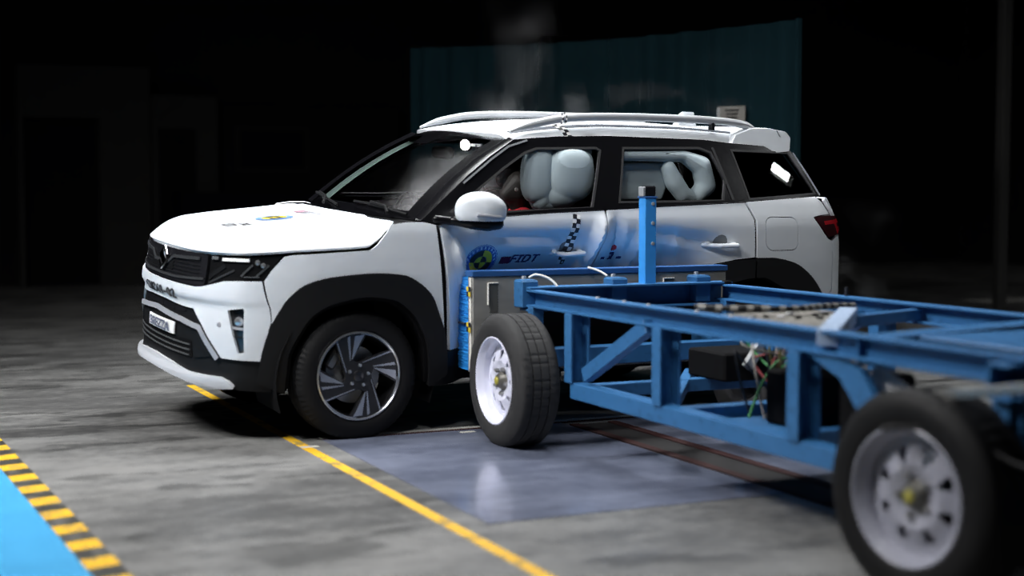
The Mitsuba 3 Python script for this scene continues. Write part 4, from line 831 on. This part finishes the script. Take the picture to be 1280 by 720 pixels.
tro('top_trim', box(1.355, 2.865, -1.028, -.93, .805, .835), 'm_blue_dark', 'dark blue top edge of the barrier')
tro('edge_strip', box(1.356, 1.362, -1.002, -.982, .33, .80), 'm_wire_white', 'white edge strip with black and yellow target marks')
for zz in (.705, .525):
    for a, b, c_ in ((0, 0, 'm_yellow'), (1, 0, 'm_black_ink'), (1, 1, 'm_yellow'), (0, 1, 'm_black_ink')):
        tro('target_mark', box(1.348, 1.3525, -1.012+.024*a, -.990+.024*a, zz+.026*b, zz+.024+.026*b, .001), c_)
# honeycomb: wavy crushed blocks, front face following the dented doors
def honey(x0, x1, z0, z1, yf, seed):
    nx, nz = 40, 18; r2 = np.random.default_rng(seed)
    gx, gz = np.meshgrid(np.linspace(x0, x1, nx), np.linspace(z0, z1, nz), indexing='ij'); N = meshkit.fbm(np.stack([gx*26, gz*30, 0*gx+seed], -1), 3, seed)
    fr = np.stack([gx, yf+.03*(N-.5)+.02*np.sin(gx*9), gz], -1); bk = np.stack([gx, np.full_like(gx, -.955), gz], -1)
    V = np.vstack([fr.reshape(-1, 3), bk.reshape(-1, 3)]); o = nx*nz; F = []
    for i in range(nx-1):
        for j in range(nz-1): F += [[i*nz+j, (i+1)*nz+j, (i+1)*nz+j+1, i*nz+j+1][::-1], [o+i*nz+j, o+(i+1)*nz+j, o+(i+1)*nz+j+1, o+i*nz+j+1]]
    for i in range(nx-1):
        for j in (0, nz-1): F.append([i*nz+j, (i+1)*nz+j, o+(i+1)*nz+j, o+i*nz+j])
    for j in range(nz-1):
        for i in (0, nx-1): F.append([i*nz+j, i*nz+j+1, o+i*nz+j+1, o+i*nz+j])
    return flat(V, np.array(F))
def wavy_side(x, z0, z1, y0, y1, seed):   # torn crinkled foil edge
    n = 60; z = np.linspace(z0, z1, n); r2 = np.random.default_rng(seed); w = r2.uniform(-.5, .5, (4, n))
    yy = np.linspace(y0, y1, 4); V = np.array([(x-.020*abs(w[i, k])-.004, yy[i]+.006*w[i-1, k], z[k]) for i in range(4) for k in range(n)])
    F = np.array([[i*n+k, i*n+k+1, (i+1)*n+k+1, (i+1)*n+k] for i in range(3) for k in range(n-1)]); return flat(V, F)
for r_, (z0, z1) in enumerate(((.325, .555), (.565, .80))):
    for c_ in range(3):
        x0 = 1.385+.49*c_; kh_ = tro('honeycomb_block', honey(x0, x0+.485, z0, z1, (-.80 if r_ else -.83), 3*r_+c_), 'm_honeycomb', 'crushed blue honeycomb barrier block')
    tro('honeycomb_foil', wavy_side(1.386, z0, z1, -.95, -.79, 11+r_), 'm_honeycomb', 'crinkled bright blue foil edge')
tro('target_tag', box(1.36, 1.385, -.90, -.82, .556, .566), 'm_black_ink')
# camera post on the front beam
px, py = 2.282, -1.165
kpo = tro('camera_post', box(px-.034, px+.034, py-.034, py+.034, .752, 1.205, .004), 'm_blue_bright', 'upright blue camera post')
for zz in (1.17, 1.07, .965): tro(kpo+'__bolt', xf(lathe([(0, -.006), (.009, -.005), (.010, 0)], 12), tr(px+.012, py-.034, zz)), 'm_galv')
tro(kpo+'__cap', box(px-.04, px+.04, py-.04, py+.04, 1.200, 1.208), 'm_blue_dark'); tro(kpo+'__base_plate', box(px-.06, px+.06, py-.05, py+.05, .752, .760), 'm_blue')
tro(kpo+'__action_camera', box(px-.030, px+.034, py-.028, py+.028, 1.208, 1.262, .006), 'm_gloss_black', 'small black camera')
tro(kpo+'__camera_clamp', box(px-.045, px-.029, py-.03, py+.02, 1.208, 1.258), 'm_galv')
# wheels: tyre, deep white steel rim with eight holes, hub
def trolley_wheel(X, Y, steer=0, roll=0, side=-1, z=.318, mat='m_rim_white', tyre='m_tread'):
    """side -1: outer face towards -x."""
    M = tr(X, Y, z)@rot('z', steer)@rot('z', -90 if side == -1 else 90)@rot('y', roll)      # local -y is outwards
    kt = key('crash_trolley__wheel'); R, r, h = .322, .205, .112
    prof = [(r-.004, h-.018), (r+.012, h-.006), (r+.03, h), (r+.06, h+.004), (R-.03, h-.004), (R-.012, h-.018)]
    for k in range(4):
        x0 = h-.026-(2*h-.052)*k/4; x1 = h-.026-(2*h-.052)*(k+1)/4; prof += [(R, x0-.002), (R+.001, (x0+x1)/2), (R, x1+.005)]
        if k < 3: prof += [(R-.008, x1+.0035), (R-.008, x1-.0005)]
    prof += [(R-.012, -h+.018), (R-.03, -h+.004), (r+.06, -h-.004), (r+.03, -h), (r+.012, -h+.006), (r-.004, -h+.018)]
    def rm(a, y, rr): return np.where((rr > R-.006) & (((a*96/np.pi+(np.abs(y) > .05)*.7) % 2) < .30), -.0035, 0)
    put(kt+'__tyre', lathe([(a, -b) for a, b in prof[::-1]], 240, 38, rm), tyre, M)
    put(kt+'__rim', lathe([(.2045, .10), (.2045, -.094), (.212, -.101), (.2145, -.108), (.209, -.111), (.203, -.106), (.197, -.092), (.190, -.086), (.183, -.072), (.176, -.03), (.174, -.012), (.176, .085), (.2045, .10)], 80, 32), mat, M)
    d = Point(0, 0).buffer(.177, 20).difference(Point(0, 0).buffer(.048, 12))
    for k in range(8):
        a = 2*np.pi*k/8+.2; hole_ = Polygon([(r_*math.cos(a+u), r_*math.sin(a+u)) for r_, u in ((.100, .0), (.106, .06), (.142, .16), (.147, 0), (.142, -.16), (.106, -.06))]).buffer(-.004).buffer(.006)
        d = d.difference(hole_)
    def dish(p):
        rr = np.hypot(p[:, 0], p[:, 1]); return -.044-.022*np.clip(1-np.abs(rr-.10)/.06, 0, 1)
    g = trimesh.creation.extrude_polygon(d, .007, engine='earcut'); g = g.subdivide_to_size(.022); v = np.array(g.vertices); v[:, 2] += -dish(v)
    put(kt+'__disc', xf(smooth((v, np.array(g.faces)), 40), rot('x', 90)), mat, M)
    put(kt+'__hub', lathe([(0, -.088), (.020, -.088), (.030, -.085), (.036, -.072), (.042, -.066), (.052, -.05), (.06, .03)], 28, 30), 'm_hub', M)
    put(kt+'__hub_cap', lathe([(.0, -.098), (.016, -.096), (.020, -.092), (.020, -.080)], 24, 30), 'm_brass', M)
    for k in range(5):
        a = 2*np.pi*k/5; put(kt+'__lug_nut', xf(lathe([(0, -.082), (.008, -.080), (.011, -.074), (.011, -.04)], 6), tr(.062*math.cos(a), 0, .062*math.sin(a))), 'm_steel', M)
    return kt
HXN = 1.339+.108
trolley_wheel(HXN, -1.32, 0, 10); tag(trolley_wheel(HXN, -4.32, 8, 33, mat='m_rim_dim', tyre='m_rubber'), 'white rear wheel nearest the viewer, rim and tyre coloured darker for dimmer light'); trolley_wheel(2.965-.108, -1.32, 0, 0, 1, mat='m_rim_shaded'); trolley_wheel(2.965-.108, -4.32, 8, 0, 1, mat='m_rim_shaded')  # rear wheel rim and tyre coloured darker for dimmer light; far rims for shade
for yy, st_ in ((-1.32, 0), (-4.32, 8)):
    for xx, s in ((HXN, 1), (2.857, -1)):
        tro('axle', beam((xx, yy, .318), (xx+s*.24, yy, .36), .07, .07), 'm_dark')
# equipment and wiring inside the frame
tro('battery_box', box(1.95, 2.25, -3.02, -2.72, .275, .50, .012), 'm_dark'); tro('brake_unit', box(1.66, 1.86, -3.78, -3.58, .33, .60, .02), 'm_dark', 'black brake unit')
tro('valve_block', box(1.72, 1.88, -3.95, -3.82, .30, .40, .01), 'm_tape_white'); tro('valve_block', box(1.66, 1.80, -4.02, -3.90, .42, .47, .01), 'm_tape_white')
tro('pale_bracket', beam((1.66, -3.78, .62), (1.72, -3.98, .50), .015, .07), 'm_tape_white'); tro('tool_box', box(2.25, 2.55, -1.95, -1.62, .335, .47, .01), 'm_dark'); tro('light_bracket', beam((2.36, -1.97, .40), (2.45, -1.97, .52), .03, .05), 'm_galv')
wr = np.random.default_rng(3)
for i, mt in enumerate(['m_wire_olive', 'm_wire_red', 'm_wire_green', 'm_grey_tray', 'm_black_ink', 'm_hub', 'm_wire_red', 'm_grey_tray', 'm_wire_green', 'm_wire_olive', 'm_black_ink', 'm_hub']*2):
    p0 = np.array([2.15+wr.uniform(-.15, .25), -2.55+wr.uniform(-.25, .15), .66]); p1 = np.array([2.05+wr.uniform(-.2, .25), -2.75+wr.uniform(-.2, .2), .30]); mid = [(p0+p1)/2+wr.uniform(-.13, .13, 3) for _ in range(2)]
    tro('wire', tube([p0, mid[0], mid[1], p1], .006, 6, samples=18), mt)
# cable bundle with tape rings, on a grey tray lying over the rails
Q0, Q1 = np.array([1.66, -2.66, .752]), np.array([2.20, -2.66, .752])
bp = [(1.62, -2.70, .765), (1.75, -2.84, .762), (1.95, -2.90, .760), (2.18, -2.80, .755), (2.40, -2.72, .745)]
tro('cable_tray', flat(np.array([(1.65, -2.90, .730), (1.65, -3.50, .730), (1.80, -3.45, .730), (2.30, -2.85, .730), (2.25, -2.70, .730), (1.65, -2.70, .730)]+[(1.65, -2.90, .720), (1.65, -3.50, .720), (1.80, -3.45, .720), (2.30, -2.85, .720), (2.25, -2.70, .720), (1.65, -2.70, .720)]),
    np.array([[0, 1, 2], [0, 2, 3], [0, 3, 4], [0, 4, 5]]+[[i, (i+1) % 6, 6+(i+1) % 6] for i in range(6)]+[[i, 6+(i+1) % 6, 6+i] for i in range(6)])), 'm_tray', 'stone grey tray under the cable bundle')
kcb = tro('cable_bundle', tube(bp, .012, 10, samples=40), 'm_rubber', 'black cable bundle with white tape rings')
tl_ = np.r_[0, np.cumsum(np.linalg.norm(np.diff(np.array(bp), axis=0), axis=1))]; cb = PchipInterpolator(tl_, np.array(bp))
for u in np.linspace(.04, .98, 14):
    a, b = cb(tl_[-1]*(u-.014-.008*(int(u*97) % 2))), cb(tl_[-1]*min(1, u+.014)); tro(kcb+'__tape_ring', tube([a, b], .0138, 10), 'm_grey_tray')
for i in range(10):
    a = np.array([1.70+.05*i+wr.uniform(-.03, .03), -2.86-.02*i*(i < 6)+wr.uniform(-.12, .02), .736]); tro('cable_clip', xf(cbox(.03, .02, .012, .003), tr(*a)@rot('z', float(wr.uniform(0, 180)))), 'm_galv' if i % 3 == 0 else 'm_dark')
tro('hose', tube([(1.625, -1.12, .80), (1.66, -1.13, .815), (1.71, -1.16, .80), (1.75, -1.2, .75)], .006, 8, samples=30), 'm_wire_white', 'white cable looping out of the front stub')
tro('hose', tube([(2.0, -1.04, .84), (2.03, -1.07, .83), (2.07, -1.12, .80)], .006, 8, samples=14), 'm_wire_white')
tro('hose', tube([(1.30, -4.28, .52), (1.36, -4.40, .535), (1.42, -4.52, .51), (1.47, -4.66, .46), (1.50, -4.8, .44), (1.62, -4.8, .42)], .009, 8, samples=40), 'm_rubber', 'black brake hose by the rear wheel')
for yy in (-1.9, -2.15, -2.36, -2.75, -3.0): tro('rail_bolt', xf(lathe([(0, -.008), (.009, -.007), (.011, 0)], 8), tr(XN, yy, ZT+.0425)@rot('x', -90)), 'm_galv')
tro('marker_pin', tube([(2.722, -2.245, .745), (2.722, -2.245, .79)], .008, 8), 'm_black_ink'); tro('rail_bolt', box(XF-.02, XF+.02, -1.26, -1.22, .747, .765), 'm_dark')

# ------------------------------------------------------------------ smoke
def smoke(name, c, size, yaw, fn, dens, label, res=(40, 24, 48), albedo=(.93, .93, .95), carspace=False):
    nx, ny, nz = res; X, Y, Z = np.meshgrid((np.arange(nx)+.5)/nx, (np.arange(ny)+.5)/ny, (np.arange(nz)+.5)/nz, indexing='ij')
    D = np.clip(fn(X, Y, Z), 0, None); g = np.ascontiguousarray(np.transpose(D, (2, 1, 0))[..., None].astype(np.float32)*dens)
    M = tr(*c)@rot('z', yaw); M = CAR@M if carspace else M
    A = M@np.diag([*size, 1.0])@tr(-.5, -.5, -.5)
    med = {'type': 'heterogeneous', 'albedo': {'type': 'rgb', 'value': list(albedo)}, 'sigma_t': {'type': 'gridvolume', 'grid': mi.VolumeGrid(g), 'to_world': mi.ScalarTransform4f(A), 'filter_type': 'trilinear'}, 'phase': {'type': 'hg', 'g': .1}}
    b = cbox(1, 1, 1, .001); k = put(name, (b[0]*.999, b[1], b[2]), 'm_void', M@np.diag([*size, 1.0]), interior=med)
    tag(k, label, 'smoke', kind='stuff')
def soft(X, Y, Z, e=.12): return ss(0, e, X)*ss(0, e, 1-X)*ss(0, e, Y)*ss(0, e, 1-Y)*ss(0, e*.6, Z+.06)*ss(0, e, 1-Z)
def plume(X, Y, Z):
    w = meshkit.fbm(np.stack([X*2, Y*2, Z*2], -1), 3, 3)-.5; n = meshkit.fbm(np.stack([X*4.5+w*2, Y*4+w, Z*4.2+w*2], -1), 4, 8)
    cx = .30+.28*Z+.10*np.sin(Z*5); r = np.hypot((X-cx-w*.3)/(.26), (Y-.5)/.42)
    r2 = np.hypot((X-.34)/.3, (Y-.5)/.45)
    return (np.clip(1-r, 0, 1)**1.2*(1-Z)**.8+.8*np.clip(1-r2, 0, 1)*ss(.35, 0, Z))*ss(.40, .72, n)*soft(X, Y, Z)
def puff(X, Y, Z):
    n = meshkit.fbm(np.stack([X*5, Y*5, Z*5], -1), 3, 21); r = np.sqrt(((X-.45)/.42)**2+((Y-.5)/.45)**2+((Z-.35)/.5)**2); return np.clip(1.1-r, 0, 1)*ss(.3, .6, n)
def wisps(X, Y, Z):
    w = meshkit.fbm(np.stack([X*3, Y*2, Z*2], -1), 3, 31); n = meshkit.fbm(np.stack([X*5+w*2, Y*3, Z*4+w], -1), 4, 33); return ss(.50, .8, n)*soft(X, Y, Z, .25)*(1-Z)
def cabin(X, Y, Z):      # thickest low and towards the near side, under the slope of the glass
    w = meshkit.fbm(np.stack([X*3, Y*3, Z*3], -1), 3, 41)-.5; n = meshkit.fbm(np.stack([X*3+w, Y*4+w, Z*3], -1), 3, 44)
    g = ss(.80, .05, Y+.75*Z-.55*X+.25*w); return (.55+.45*ss(.25, .65, n))*g*soft(X, Y, Z, .16)
smoke('smoke_plume', (2.38, .50, 2.06), (.95, .7, .90), -24, plume, .55, 'thin grey smoke plume rising above the front half of the car roof')
smoke('smoke_puff', (2.52, .1, 1.80), (.26, .26, .30), -24, puff, 2.0, 'small white smoke puff just above the checker tape on the roof', (20, 20, 20))
smoke('smoke_wisp', (3.3, .5, 1.95), (1.5, .7, .5), -24, wisps, .10, 'faint smoke wisps over the rear of the roof')
smoke('smoke_haze', (4.55, .2, .85), (.75, .8, .8), -24, wisps, .2, 'faint haze behind the rear bumper')
smoke('cabin_smoke', (1.50, -.12, 1.22), (.62, 1.08, .46), 0, cabin, 2.3, 'grey smoke inside the cabin behind the windscreen', carspace=True)
for k in [k for k, d in labels.items() if not d]: del labels[k]
